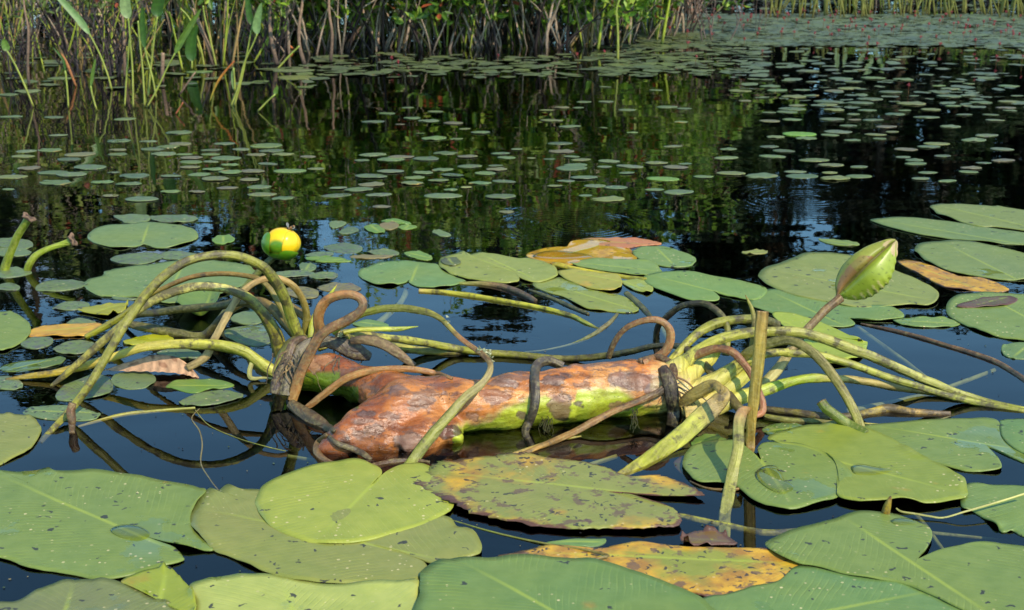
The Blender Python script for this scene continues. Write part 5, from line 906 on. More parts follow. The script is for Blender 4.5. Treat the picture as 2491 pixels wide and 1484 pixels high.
for c, L in LIST.items():
    for x, y, w in L:
        X, Y, _, _ = K(c, [(x, y)])[0]; W = w*.3373
        if c == 'h': lab, grp = ('small grey green pad floating among reflections of the left bank' if Y > 335 else 'thin looking small pad floating near the foot of the left reeds'), ('small pads in the left open water' if Y > 335 else 'small pads near the left reeds')
        elif c == 'i': lab, grp = ('small spotted pad floating in the middle open water behind the yellow flower' if Y > 360 else 'small pad floating among reflections of the middle shrubs'), ('small pads in the middle open water' if Y > 360 else 'small pads below the middle shrubs')
        else: lab, grp = ('small pad floating on the dark water at the right, near half' if Y > 330 else 'small pad floating on the near black water at the right, far half'), ('nearer small pads on the right dark water' if Y > 330 else 'farther small pads on the right dark water')
        colr = None; idx = None
        if (c, x, y) == ('j', 870, 970): colr = lin(110,165,60,.9); idx = 7; lab = 'long bright green pad standing out on the dark water at the right'; grp = None
        if (c, x, y) == ('i', 2290, 1290): colr = lin(110,150,70,.9); idx = 7; lab = 'smooth green unspotted pad floating in the middle right open water'; grp = None
        if (c, x, y) == ('i', 870, 1355): colr = lin(160,160,110,.9); idx = 7; lab = 'little pale beige pad in the middle open water'; grp = None
        put_small(X, Y, W*.95, lab, grp, idx, colr)
NP = len(placed); print('small pads', NP)
def merged_pads(name, spec, label):                   # the uncounted carpets of tiny pads
    V, Fc, L, Pa, C = [], [], [], [], []
    for X, Y, w in spec:
        p = P(X, Y); d = proj(p)[2]; s = w*d/F*.5; n = 12; b = len(V); z = random.uniform(.001, .006); r0 = random.uniform(0, 6); tx, ty = random.gauss(0, .03), random.gauss(0, .05)
        spt = random.uniform(.2, .9)
        V.append((p.x, p.y, z+.001)); L.append((0, 0, 0)); Pa.append((spt, 0, 0, .25))
        for k in range(n):
            a = 2*math.pi*k/n; rr = s*(1+.12*math.sin(a*2+r0)+.06*math.sin(a*5+r0))
            dx, dy = math.cos(a)*rr, math.sin(a)*rr*.85
            V.append((p.x+dx, p.y+dy, z+max(-.002, dx*tx+dy*ty)+.001*math.sin(a*3+r0))); L.append((dx, dy, .8)); Pa.append((spt, 0, 0, .25))
        for k in range(n): Fc.append((b, b+1+k, b+1+(k+1) % n))
    o = mesh(name, V, Fc, M_SPAD, attrs={'leafuv': L, 'par': Pa}); o.color = lin(92,108,80,.8)
    return tag(o, label, 'pads', kind='stuff')
rb = random.Random(3)
spec = []
for k in range(330):
    X = rb.uniform(780, 1720); Y = 128+65*rb.betavariate(2, 2) + (0 if X < 1500 else -4)
    spec.append((X, Y, rb.uniform(18, 52)))
for k in range(110):
    X = rb.uniform(-40, 820); Y = rb.uniform(60, 215); spec.append((X, Y, rb.uniform(25, 60)))
for k in range(230):
    X = rb.uniform(1450, 1860); Y = 112+75*rb.random()**1.3; spec.append((X, Y, rb.uniform(22, 48)))
merged_pads('pad_carpet', spec, 'thin band of tiny pads in front of the shrubs')
spec = []
for k in range(5200):
    X = rb.uniform(1560, 2620); Y = 36+76*rb.random(); 
    if Y > 60+ (X-1560)*.25: pass
    spec.append((X, Y, rb.uniform(18, 38)))
for k in range(150):
    X = 1750+770*rb.random()**.6; Y = 114+150*rb.random()**1.3; spec.append((X, Y, rb.uniform(20, 46)))
merged_pads('pad_carpet', spec, 'dense carpet of tiny blue green pads covering the water at the upper right')
spec = [(rb.uniform(-100, 2600), -rb.uniform(0, 170)+36, rb.uniform(14, 30)) for k in range(2600)]
merged_pads('pad_carpet', spec, 'pads covering the water far behind the shrubs')
V, Fc, C = [], [], []; rd = random.Random(77)
for k in range(420):
    X, Y = rd.uniform(0, 2491), 480+rd.random()**.8*950; p = P(X, Y, .0006); s = rd.uniform(.0006, .0022); a0 = rd.uniform(0, 6); b0 = len(V); m = 6
    for j in range(m): V.append((p.x+math.cos(a0+j)*s*rd.uniform(.6, 1.2), p.y+math.sin(a0+j)*s*rd.uniform(.6, 1.2), .0012))
    V.append((p.x, p.y, .0022)); C += [lin(*rd.choice(((60,50,40),(150,135,90),(90,105,60),(40,36,34))))]*7
    for j in range(m): Fc.append((b0+j, b0+(j+1) % m, b0+6))
tag(mesh('pond_debris', V, Fc, M_LEAF, cols=C), 'tiny floating bits of plant debris scattered over the near water', 'debris', kind='stuff')
# ------------------------------------------------------------------ red knotweed spikes
def red_mesh(seed):
    rnd = random.Random(seed); V, Fc, C = [], [], []
    h = rnd.uniform(.03, .05)
    v, f, c, _ = sweep([(0, 0, -.01, .0012), (rnd.uniform(-.004, .004), 0, h*.6, .0011), (rnd.uniform(-.008, .008), 0, h, .001)], grad((0,(120,90,60)),(1,(150,80,60))), sides=5, res=.02)
    V += v; Fc += f; C += [(q[0], q[1], q[2], 1) for q in c]; tip = v[-1]
    for k in range(16):
        cx = Vector(tip)+Vector((rnd.gauss(0, .0026), rnd.gauss(0, .0026), rnd.uniform(-.004, .010))); r = rnd.uniform(.0022, .0038); b = len(V)
        pts = [Vector(q)*r for q in ((1,0,0),(-1,0,0),(0,1,0),(0,-1,0),(0,0,1),(0,0,-1))]
        V += [cx+q for q in pts]; cc = lin(rnd.randint(165, 205), rnd.randint(62, 95), rnd.randint(70, 95)); C += [cc]*6
        Fc += [tuple(b+i for i in q) for q in ((0,2,4),(2,1,4),(1,3,4),(3,0,4),(2,0,5),(1,2,5),(3,1,5),(0,3,5))]
    o = mesh('red_flower_spike', V, Fc, M_LEAF, cols=C); me = o.data; bpy.data.objects.remove(o); return me
RM = [red_mesh(s) for s in range(5)]
rs = random.Random(11); spots_ = []
for x, y in [(165,100),(440,100),(590,120),(100,100),(60,270),(105,210),(470,310),(580,240),(565,270),(715,140),(765,180),(850,170),(890,90),(935,190),(740,260),(835,260),(980,290),(1045,190),(1130,125),(1100,280),(1150,250),(1240,165),(1270,180),(1200,220),(1380,110),(1385,190),(1370,300),(1340,240),(1410,245),(1440,240),(1480,230),(1530,240),(1600,232),(1320,270),(1740,300),(1860,290),(1950,290),(1900,170),(2030,160),(2010,210),(2060,230),(1980,215),(2150,215),(2270,225),(2320,260),(2350,130),(2370,210),(2140,320),(2050,290),(2410,255),(2460,140),(985,80),(1010,120),(910,120),(1430,350),(1360,350),(1880,350),(2290,440),(2475,460),(2315,350),(1660,655),(2140,480),(125,460),(600,400),(1090,140),(790,150),(655,110),(500,170),(1700,160),(1800,200),(2200,180),(1645,170),(1555,120),(2440,90),(2100,260)]:
    spots_.append(K('j', [(x, y+18)])[0][:2])
for x, y in [(335,490),(385,495),(1100,470),(1675,465),(1865,440),(2345,270),(2465,275),(2465,360)]: spots_.append(K('i', [(x, y)])[0][:2])
for k in range(46): spots_.append((rs.uniform(1650, 2480), rs.uniform(40, 100)))
for X, Y in spots_:
    p = P(X, Y); o = bpy.data.objects.new('red_flower_spike', rs.choice(RM)); COL.objects.link(o); o.location = p; o.scale = (1.0,)*3 if Y < 130 else (.9,)*3; o.rotation_euler = (0, 0, rs.uniform(0, 6))
    tag(o, 'tiny red flower spike standing on a thin stem above the far carpet of pads' if X > 1600 and Y < 125 else 'tiny red flower spike rising between the sparser small pads', 'flower', 'red flower spikes over the pad carpet' if X > 1600 and Y < 125 else 'scattered red flower spikes')
# ------------------------------------------------------------------ leaves and shrubs
def leafq(V, Fc, C, p, d, n, L, W, col, fold=.2):
    """diamond leaf, two folded halves"""
    d = d.normalized(); s = d.cross(n); s = s.normalized() if s.length > .01 else Vector((1, 0, 0)); n = s.cross(d)
    b = len(V); V += [p, p+d*L*.35+s*W*.5+n*W*fold, p+d*L*.7+s*W*.38+n*W*fold*.7, p+d*L, p+d*L*.7-s*W*.38+n*W*fold*.7, p+d*L*.35-s*W*.5+n*W*fold]
    Fc += [(b, b+1, b+2, b+3), (b, b+3, b+4, b+5)]; C += [col]*6
def rv(r): return Vector((r.gauss(0, 1), r.gauss(0, 1), r.gauss(0, 1))).normalized()
def shrub_mesh(seed, h=.85, ns=9, spread=.22, bark=(120,95,85), dark=(58,45,42), leafc=((105,145,40),(75,115,35),(130,160,60)), nl=520, low=.22, thick=.006, lsize=.045):
    r = random.Random(seed); V, Fc, C = [], [], []; LV, LF, LC = [], [], []
    tips = []
    def twig(p, d, L, rad, depth):
        n = 5 if depth == 0 else 4; pts = [(*p, rad)]; q = Vector(p); dd = Vector(d)
        for i in range(n):
            dd = (dd+rv(r)*.20+Vector((0, 0, .06))).normalized(); q = q+dd*(L/n); pts.append((*q, rad*(1-.6*(i+1)/n)))
            if depth < 2 and i > 0 and r.random() < .75:
                d2 = (dd+rv(r)*.75).normalized(); d2.z = abs(d2.z)*.7+.15; twig(q, d2.normalized(), L*r.uniform(.3, .55), rad*.55, depth+1)
            if q.z > low*h*.9 or depth: tips.append((Vector(q), Vector(dd)))
        cb = lin(*(bark if r.random() < .7 else dark)); cl = lin(*dark)
        v, f, c, _ = sweep(pts, lambda u, a, s: tuple(x*(1-min(1, max(0, 1-u*4)))+y*min(1, max(0, 1-u*4)) for x, y in zip(cb, cl)) if depth == 0 else cb, sides=5 if depth else 6, res=.05, cap=False, rib=0, wav=.1, seed=r.random()*50)
        b = len(V); V.extend(v); Fc.extend([tuple(i+b for i in g) for g in f]); C.extend([(g[0], g[1], g[2], 1) for g in c])
    for k in range(ns):
        a = r.uniform(0, 6.28); rr = spread*.6*math.sqrt(r.random()); p = (math.cos(a)*rr, math.sin(a)*rr*.6, -.06)
        d = Vector((math.cos(a)*.45+r.gauss(0, .22), math.sin(a)*.3+r.gauss(0, .15), 1)).normalized()
        twig(p, d, h*r.uniform(.6, 1.0), thick*r.uniform(.6, 1.3), 0)
    tips = [t for t in tips if t[0].z > low*h] or tips
    for k in range(nl):
        p, d = r.choice(tips); p = p+rv(r)*r.uniform(0, .03); dd = (d*.4+rv(r)*.8+Vector((0, 0, .2))).normalized()
        cc = lin(*r.choice(leafc), r.uniform(.6, 1.1))
        if r.random() < .05: cc = lin(190, 95, 55, .8)
        L = lsize*r.uniform(.6, 1.25); leafq(LV, LF, LC, p, dd, rv(r)+Vector((0, -.3, .8)), L, L*.42, cc)
    o1 = mesh('branches', V, Fc, M_TWIG, cols=C); o2 = mesh('leaves', LV, LF, M_LEAF, cols=LC, smooth=False)
    m = (o1.data, o2.data); bpy.data.objects.remove(o1); bpy.data.objects.remove(o2); return m
def place_shrub(ms, X, g, label, group, s=1.0, rz=None, mir=1, name='shrub', cat='shrub'):
    p = P(X, g); root = empty(name, p, label, cat, group); root.scale = (s*mir, s, s); root.rotation_euler = (0, 0, rz if rz is not None else random.uniform(0, 6))
    for m, nm in zip(ms, ('branches', 'leaves')):
        if m is None or len(m.polygons) == 0: continue
        o = bpy.data.objects.new(nm, m); COL.objects.link(o); o.parent = root
    return root
BK = (205, 178, 150); SH_L = [shrub_mesh(s, .80, 10, .24, BK, (70,54,50), ((160,178,62),(130,150,50),(185,190,95)), 850, .12) for s in (21, 22, 23)]
SH_M = [shrub_mesh(s, .80, 11, .30, BK, (62,48,44), ((155,190,55),(125,165,45),(185,210,85),(90,130,38)), 1250, .10, .007, .052) for s in (31, 32, 33, 34)]
SH_R = [shrub_mesh(s, .42, 13, .22, (185,150,128), (90,66,55), ((130,165,55),(95,135,40)), 300, .42, .004, .035) for s in (41, 42)]
BARE = [shrub_mesh(s, .5, 5, .16, (125,105,98), (50,40,38), ((120,150,55),), 30, .5, .005, .035) for s in (51, 52)]
DEADB = [shrub_mesh(s, .42, 12, .16, (72,58,56), (38,28,28), ((120,140,60),), 60, .6, .006, .035) for s in (61, 62)]
rp = random.Random(5)
for i, (X, g) in enumerate([(60,95),(-60,150),(190,110),(330,120),(-130,90),(420,80),(540,130),(240,60),(480,60)]):
    place_shrub(SH_L[i % 3], X, g, 'thin leaved shrub standing in the water at the upper left', 'shrubs of the upper left', rp.uniform(.85, 1.1), mir=rp.choice((-1, 1)))
for i, (X, g, lab) in enumerate([(205,178,'dark many stemmed dead looking bush in the water at the upper left'), (268,182,'dark brown twiggy clump just right of the darkest bush at the upper left'), (5,190,'dark twiggy clump cut by the left edge'), (660,150,'brown bushy stem clump left of the middle shrub row')]):
    place_shrub(DEADB[i % 2], X, g, lab, None, rp.uniform(.8, 1.0), name='twiggy_bush', cat='bush')
mids = [(600,112),(690,120),(760,125),(840,122),(905,118),(980,120),(1050,116),(1120,112),(1190,116),(1260,112),(1330,110),(1400,108),(1460,104),(1530,100),(1590,88)]
for i, (X, g) in enumerate(mids):
    place_shrub(SH_M[i % 4], X, g, 'leafy shrub with crowded grey brown stems at the front of the middle row', 'front shrubs of the middle row', rp.uniform(.95, 1.2)*(1 if X < 1500 else .78), mir=rp.choice((-1, 1)))
for i in range(20):
    X = 560+i*56+rp.uniform(-20, 20); place_shrub(SH_M[(i+1) % 4], X, 70+rp.uniform(-14, 14), 'leafy shrub growing in the second rank behind the middle row', 'rear shrubs of the middle row', rp.uniform(.95, 1.2), mir=rp.choice((-1, 1)))
for i in range(13):
    X = -120+i*62+rp.uniform(-20, 20); place_shrub(SH_L[i % 3], X, 30+rp.uniform(-14, 14), 'thin leaved shrub in the rear rank at the upper left', 'rear shrubs of the upper left', rp.uniform(.95, 1.2), mir=rp.choice((-1, 1)))
for i, (X, g) in enumerate([(1600,72),(1640,66),(1570,78),(1545,60),(1665,50)]):
    place_shrub(SH_R[i % 2], X, g, 'low bushy shrub with reddish brown stem foot at the right end of the shrub row', 'low shrubs at the right end of the row', rp.uniform(.8, 1.1))
for X, g, lab in ((1735,98,'bare forked grey shrub standing alone in the pads right of the shrub row'), (1832,74,'single black bare stem right of the forked grey shrub')):
    place_shrub(BARE[0 if X < 1800 else 1], X, g, lab, None, .95 if X < 1800 else .6, rz=.4, name='bare_shrub', cat='shrub')
# hand placed crooked stems in the left and middle ranks
def path_obj(name, pts, colf, label, cat, group=None, mat=M_TWIG, sides=7, **kw):
    V, Fc, C, S = tube(pts, colf, sides=sides, res=.02, **kw)
    base = P(pts[0][0], pts[0][1]); o = mesh(name, V, Fc, mat, None, cols=[(q[0], q[1], q[2], 1) for q in C], attrs={'suv': S} if mat is M_STEM else None)
    o.data.transform(Matrix.Translation(-base)); o.location = base
    return tag(o, label, cat, group)
TW = [('h', [(210,620),(200,450),(205,230),(180,80),(165,-60)], 22), ('h', [(2000,470),(1960,300),(1945,150),(1955,-60)], 34), ('h', [(2200,470),(2160,330),(2160,180),(2190,-40)], 30),
      ('h', [(2385,450),(2395,250),(2375,100),(2370,-60)], 26), ('h', [(550,480),(470,280),(430,190)], 20) , ('h', [(1540,480),(1480,290),(1440,200),(1390,60)], 18),
      ('h', [(900,560),(895,300),(880,60)], 24), ('h', [(1170,600),(1175,380)], 32), ('i', [(0,360),(90,220),(200,110),(280,-40)], 30), ('i', [(300,330),(230,180),(200,100),(160,-20)], 26),
      ('i', [(390,330),(400,130),(380,-20)], 36), ('i', [(920,300),(930,160),(970,110),(1050,-20)], 46), ('i', [(960,110),(900,20),(880,-30)], 24), ('i', [(1350,190),(1260,60),(1220,-40)], 26), ('i', [(1570,270),(1520,130),(1480,-40)], 28),
      ('i', [(1130,290),(1100,150),(1060,0),(1040,-50)], 28), ('i', [(790,220),(740,100),(720,-30)], 26), ('i', [(835,320),(840,120)], 18), ('h', [(1290,690),(1380,560),(1410,520)], 14)]
for c, pts, w in TW:
    pp = K(c, [(x, y, pts[0][1], w*(1-.4*i/len(pts))) for i, (x, y) in enumerate(pts)])
    for i, p in enumerate(pp): p[2] -= i*1.5
    path_obj('sapling', pp, grad((0,(52,42,40)),(.15,(100,82,76)),(1,(150,125,115))), 'crooked bare grey brown stem rising from the water in the upper left half' if c == 'h' else 'crooked bare grey brown stem rising in the middle shrub row', 'sapling', 'crooked stems of the left bank' if c == 'h' else 'crooked stems of the middle bank')
path_obj('dry_stalk', K('h', [(550,625,625,14),(500,500,None,20),(450,390,None,22),(418,318,620,6)]), grad((0,(150,95,60)),(1,(200,140,95))), 'orange tan dead reed leaning left in the upper left', 'reed')
path_obj('dry_stalk', K('h', [(1510,740,745,8),(1560,610,None,16),(1620,520,None,18),(1690,440,745,6)]), grad((0,(130,140,50)),(.45,(175,125,50)),(1,(170,85,45))), 'rusty orange blade leaning right among the left reeds', 'reed', flat=.2)
path_obj('dry_stalk', K('h', [(2125,360,365,16),(2080,325,None,18),(2050,305,365,14)]), grad((0,(190,110,70)),(1,(200,120,80))), 'short salmon coloured broken stick in the upper left half', 'stick')
path_obj('dry_stalk', K('h', [(1265,825,825,10),(1295,780,None,12),(1320,738,825,8)]), grad((0,(150,85,60)),(1,(180,110,80))), 'tiny rusty stick poking from the water below the left reeds', 'stick')
# ------------------------------------------------------------------ pickerelweed: stalk with a lance leaf
def weed(c, stem, leaf, wleaf, col, label, group, ws=12, tipw=None):
    """stem pts up to the leaf base, leaf pts base->tip"""
    g = stem[0][1]
    sp_ = K(c, [(x, y, g, ws*(1.15-.3*i/len(stem))) for i, (x, y) in enumerate(stem)])
    base = P(sp_[0][0], sp_[0][1]); root = empty('reed_plant', base, label, 'reed', group)
    V, Fc, C, S = tube(sp_, grad((0,(120,125,60)),(.1,(155,165,75)),(1,(130,155,60))), sides=6, res=.02, blot=-.2, seed=1)
    mesh('stalk', V, Fc, M_STEM, root, cols=C, attrs={'suv': S})
    if leaf:
        lp = K(c, [(x, y, g, None) for x, y in leaf]); pts = cr([tuple(PG(p[0], p[1], p[2])) for p in lp], 8); V, Fc, C = [], [], []; m = len(pts)
        for i, q in enumerate(pts):
            q = Vector(q); t = i/(m-1); d = proj(q)[2]; w = wleaf*.3373*.5*d/F*(math.sin(min(1, t*3.2+.12)*math.pi/2)*(1-t**3.0)**.8+.02)
            tg = (Vector(pts[min(i+1, m-1)])-Vector(pts[max(i-1, 0)])).normalized(); view = (q-Vector((0, 0, H))).normalized(); s = tg.cross(view).normalized()
            for k, (a, b) in enumerate(((-1, 0), (-.5, .16), (0, .28), (.5, .16), (1, 0))):
                V.append(q+s*w*a+view*w*b)
                cc = lin(*col, .8+.15*(k == 2)+.1*math.sin(i*1.7+k)); C.append(cc)
        for i in range(m-1):
            for k in range(4): Fc.append((i*5+k, i*5+k+1, (i+1)*5+k+1, (i+1)*5+k))
        nn = len(V)
        V += [Vector(v)+Vector((0, .0012, 0)) for v in V]; C += C; Fc += [tuple(reversed([j+nn for j in f])) for f in Fc]
        mesh('leaf_blade', V, Fc, M_LEAF, root, cols=C)
G1, G2, G3, G4 = (120,155,60), (150,185,110), (70,115,30), (165,190,120)
W8 = [([(243,772),(180,620),(110,470),(52,368)], [(52,368),(35,320),(25,280)], 55, G1, 'leftmost reed plant with a small curled leaf tip'),
 ([(808,650),(770,520),(710,370),(645,245)], [(645,245),(560,130),(440,0),(380,-60)], 52, G2, 'left reed plant whose long pale leaf leans to the upper left'),
 ([(962,780),(955,500),(940,300),(925,130)], [(925,130),(905,60),(900,-60),(905,-160)], 78, G4, 'straight reed plant with a broad pale green leaf leaving the frame top'),
 ([(900,770),(915,520),(935,280)], None, 0, G1, 'thin leafless reed left of the broad pale leaf one'),
 ([(1045,772),(1030,520),(1010,320),(995,150)], None, 0, G1, 'leafless straight reed right of the broad pale leaf one'),
 ([(1128,710),(1100,560),(1060,420),(1045,345)], [(1045,345),(1030,250),(1025,120),(1030,50)], 42, G3, 'reed plant with a narrow upright dark green leaf'),
 ([(1070,700),(1085,520),(1110,300),(1135,120)], [(1135,120),(1135,60),(1150,-20),(1160,-90)], 88, G3, 'reed plant with a wide dark leaf at the frame top'),
 ([(1060,775),(1130,650),(1200,500),(1262,385)], [(1262,385),(1310,290),(1390,160),(1450,60)], 46, G1, 'reed plant leaning right with a long green leaf'),
 ([(1385,500),(1385,440)], [(1385,440),(1375,360),(1390,260),(1420,180)], 80, G3, 'short reed plant with a broad dark drooping leaf'),
 ([(1562,480),(1520,300),(1480,140),(1465,40)], None, 0, G2, 'pale reed stem right of the drooping dark leaf'),
 ([(1475,480),(1440,320),(1370,140),(1300,60)], None, 0, G2, 'pale reed stem slanting left behind the drooping dark leaf'),
 ([(1665,770),(1715,640),(1760,460),(1820,330),(1855,245)], [(1855,245),(1850,180),(1865,100),(1885,20)], 58, G2, 'brightest yellow green reed plant with a pale leaf folded back'),
 ([(1690,765),(1735,600),(1770,440),(1820,180)], [(1820,180),(1800,120),(1785,0),(1790,-60)], 46, G3, 'reed plant twin stemmed with the brightest one, its leaf leaving the frame top'),
 ([(1695,660),(1690,570),(1685,490)], [(1695,655),(1680,560),(1685,480)], 30, G2, 'small reed with a pale blade left of the brightest one'),
 ([(1860,805),(1920,740),(1985,680)], [(1985,680),(1990,650),(2005,620)], 34, G1, 'short slanting reed with a green and red tipped bud'),
 ([(2000,500),(2080,410),(2160,330)], None, 0, G1, 'thin green stem slanting right near the crooked stems'),
 ([(495,780),(485,640),(470,510)], [(470,510),(455,430),(380,340)], 18, G3, 'thin dark reed in front of the orange tan dead one'),
 ([(700,800),(665,680),(655,620)], [(655,620),(670,520),(690,420)], 26, G1, 'thin faint reed left of the broad pale leaf one'),
 ([(2340,310),(2290,190),(2240,60)], None, 0, G1, 'green reed leaning left at the right end of the left bank'),
 ([(2060,300),(2060,100),(2055,-40)], None, 0, G1, 'green upright reed among the crooked stems')]
for stem, leaf, wl, col, lab in W8: weed('h', stem, leaf, wl, col, lab, None, ws=13)
W9 = [([(505,300),(470,220),(440,150)], [(440,150),(430,80),(450,-40)], 24, G4, 'pale reed bent at the waterline in the middle row'),
 ([(530,330),(545,200),(580,60),(600,-40)], None, 0, G1, 'green reed standing in the middle row left part'),
 ([(605,340),(600,220),(610,100)], [(610,100),(600,20),(610,-40)], 26, G2, 'reed with a narrow pale blade in the middle row left part'),
 ([(470,190),(520,90),(570,0)], [(520,90),(545,40),(570,-10)], 24, G2, 'pale blade leaning right in the middle row left part'),
 ([(1005,330),(1010,220),(1030,90)], [(1030,90),(1040,120),(1050,160)], 22, G4, 'pale reed with a drooping tip in the middle row'),
 ([(1270,300),(1240,190),(1220,120)], None, 0, G1, 'short green stem in the middle row'),
 ([(1440,330),(1445,180),(1465,60)], [(1465,60),(1470,0),(1475,-60)], 24, G2, 'straight pale reed in the middle row right part'),
 ([(1380,290),(1430,220),(1450,180)], None, 0, G4, 'pale bent straw leaning right in the middle row right part'),
 ([(1835,320),(1815,260),(1808,215)], [(1808,215),(1800,120),(1805,40),(1810,-30)], 50, G4, 'reed with one broad pale leaf near the right end of the middle row'),
 ([(1965,440),(1965,250),(1955,80),(1975,0)], None, 0, G2, 'tall yellow green reed right of the broad pale leaf'),
 ([(1730,310),(1740,200),(1790,80)], None, 0, G1, 'green reed leaning right near the end of the middle row'),
 ([(1890,180),(1920,90),(1940,40)], None, 0, G1, 'short green reed at the end of the middle row'),
 ([(1175,300),(1180,200),(1190,120)], [(1180,200),(1200,140),(1250,100)], 30, G1, 'leafy green weed in the centre of the middle row')]
for stem, leaf, wl, col, lab in W9: weed('i', stem, leaf, wl, col, lab, None, ws=16)
rw = random.Random(9)
for k in range(95):                                   # thin green reeds mixed into the shrub row
    X = rw.uniform(430, 1640); g = rw.uniform(60, 122); w = rw.uniform(4, 8); t = rw.gauss(0, 30); hh = rw.uniform(150, 260)
    pts = [[X, g, g, w], [X+t*.4, g-hh*.5, g, w*.9], [X+t, g-hh, g, w*.4]]
    path_obj('reed', pts, grad((0,(110,125,60)),(.2,(185,205,85)),(1,(165,195,80))), 'slender green reed growing up through the middle shrub row', 'reed', 'slender reeds in the middle shrub row', mat=M_LEAF, sides=5)
for k in range(130):                                   # reeds of the left bank and dead straws in both banks
    dead = k % 3 == 0; lb = k < 88
    X = rw.uniform(-20, 640) if lb else rw.uniform(560, 1640); g = rw.uniform(80, 185) if lb else rw.uniform(85, 122); w = rw.uniform(2.5, 6.5); t = rw.gauss(0, 58); hh = rw.uniform(130, 270)
    path_obj('reed', [[X, g, g, w], [X+t*.4+rw.gauss(0, 5), g-hh*.5, g-rw.uniform(0, 3), w*.9], [X+t, g-hh, g, w*.35]], grad((0,(110,100,60)),(.2,(180,150,105)),(1,(190,165,120))) if dead else grad((0,(120,130,55)),(.2,(175,190,75)),(1,(160,185,75))), ('tan dead straw standing in the ' if dead else 'slender yellow green reed standing in the ')+('upper left bank' if lb else 'middle bank'), 'reed', ('dead straws of the ' if dead else 'slender reeds of the ')+('upper left bank' if lb else 'middle bank'), mat=M_LEAF, sides=5)
for k in range(130):                                  # reed fringe at the top right
    X = rw.choice((1930, 2020, 2090, 2160, 2250, 2330, 2440, 2500))+rw.gauss(0, 34); g = rw.uniform(22, 46); w = rw.uniform(2.5, 6.5); t = rw.gauss(0, 26); hh = rw.uniform(70, 120)
    path_obj('reed', [[X, g, g, w], [X+t*.4, g-hh*.5, g, w*.9], [X+t, g-hh, g, w*.3]], grad((0,(110,105,65)),(.3,(150,155,90)),(1,(140,150,85))), 'yellow green reed in the fringe at the top right behind the pad carpet', 'reed', 'reed fringe at the top right', mat=M_LEAF, sides=5)
for k, (x, y, x2, y2, w) in enumerate([(775,345,755,450,22),(945,345,880,485,30),(1140,345,1145,515,30),(1210,345,1190,495,26),(1350,360,1290,485,24),(1400,430,1335,555,36),(1425,350,1478,525,32)]):
    Xb, Yb, _, _ = K('j', [(x, y)])[0]; Xt, Yt, _, _ = K('j', [(x2, y2)])[0]; D0 = P(Xb, 22).y     # known from the mirror image: height above water
    def up(X_, Y_):
        r_ = ray(X_, Y_); t_ = D0/r_.y; return Vector((r_.x*t_, D0, -(H+r_.z*t_)))
    p0, p1 = up(Xb, Yb), up(Xt, Yt); base = Vector((p0.x+.03, D0, 0)); root = empty('reed_plant', base, 'broad leaved reed behind the upper right pad carpet, mirrored in black water', 'reed', 'broad leaved reeds behind the pad carpet')
    v, f, c, _ = sweep([(*base, .004), (*((base+p0)/2), .004), (*p0, .003)], grad((0,(130,150,70)),(1,(150,170,90))), sides=6, res=.05)
    mesh('stalk', v, f, M_LEAF, root, cols=[(q[0], q[1], q[2], 1) for q in c])
    V, Fc, C = [], [], []; wd = w*.3373*D0/F*.62; s = Vector((1, 0, 0)) 
    for i in range(11):
        t = i/10; q = p0.lerp(p1, t); ww = wd*math.sin(math.pi*min(1, (t*.92+.06)))**.7
        for k2, (aa, bb) in enumerate(((-1, 0), (0, .3), (1, 0))): V.append(q+s*ww*aa+Vector((0, ww*bb, 0))); C.append(lin(165, 190, 130, .85+.15*(k2 == 1)))
    for i in range(10):
        for k2 in range(2): Fc.append((i*3+k2, i*3+k2+1, (i+1)*3+k2+1, (i+1)*3+k2))
    mesh('leaf_blade', V, Fc, M_LEAF, root, cols=C)
# bushes behind the fringe at the right
for i, (X, g) in enumerate([(2120,14),(2230,8),(2400,10),(2520,14)]):
    place_shrub(SH_M[i % 4], X, g, 'green bush behind the reed fringe at the top right', 'bushes behind the reed fringe', .42)
# ------------------------------------------------------------------ far tree line, seen mirrored in the water
def tree_mesh(seed, h=8.0, rx=2.2, cols=((38,56,22),(50,72,26),(30,44,20),(62,84,34)), n=46, conifer=False):
    r = random.Random(seed); V, Fc, C = [], [], []; TV, TF, TC = [], [], []
    def limb(p, q, r0, r1):
        m = (Vector(p)+Vector(q))/2+rv(r)*.15
        v, f, c, _ = sweep([(*p, r0), (*m, (r0+r1)/2), (*q, r1)], grad((0,(70,58,48)),(1,(84,72,60))), sides=7, res=.4, cap=False, rib=0, wav=.03)
        b = len(TV); TV.extend(v); TF.extend([tuple(i+b for i in g) for g in f]); TC.extend([(g[0], g[1], g[2], 1) for g in c])
    limb((0, 0, -.7), (r.gauss(0, .2), 0, h*.5), .16, .11); limb((0, 0, h*.48), (r.gauss(0, .25), 0, h*.95), .11, .03)
    for k in range(n):
        t = r.random()**.8; z = h*(.28+.72*t)
        R = rx*(1-t)**.8*1.15+.15 if conifer else rx*math.sin(math.pi*(.22+.76*t))**.8
        a = r.uniform(0, 6.28); q = Vector((math.cos(a)*R*r.uniform(.35, 1), math.sin(a)*R*r.uniform(.35, 1), z+r.gauss(0, .15)))
        limb((0, 0, z-.4*R-.1), q, .035, .01)
        base = r.choice(cols); cr_ = r.uniform(.35, .75)*(1.0 if not conifer else .8)
        for j in range(120):
            d = rv(r)*cr_*r.random()**.45; d.z *= .55; p = q+d
            leafq(V, Fc, C, p, rv(r), rv(r), r.uniform(.12, .24), r.uniform(.07, .13), lin(*base, r.uniform(.6, 1.3)), .3)
    o1 = mesh('trunk', TV, TF, M_TWIG, cols=TC); o2 = mesh('crown', V, Fc, M_TREE, cols=C, smooth=False); m = (o1.data, o2.data)
    bpy.data.objects.remove(o1); bpy.data.objects.remove(o2); return m
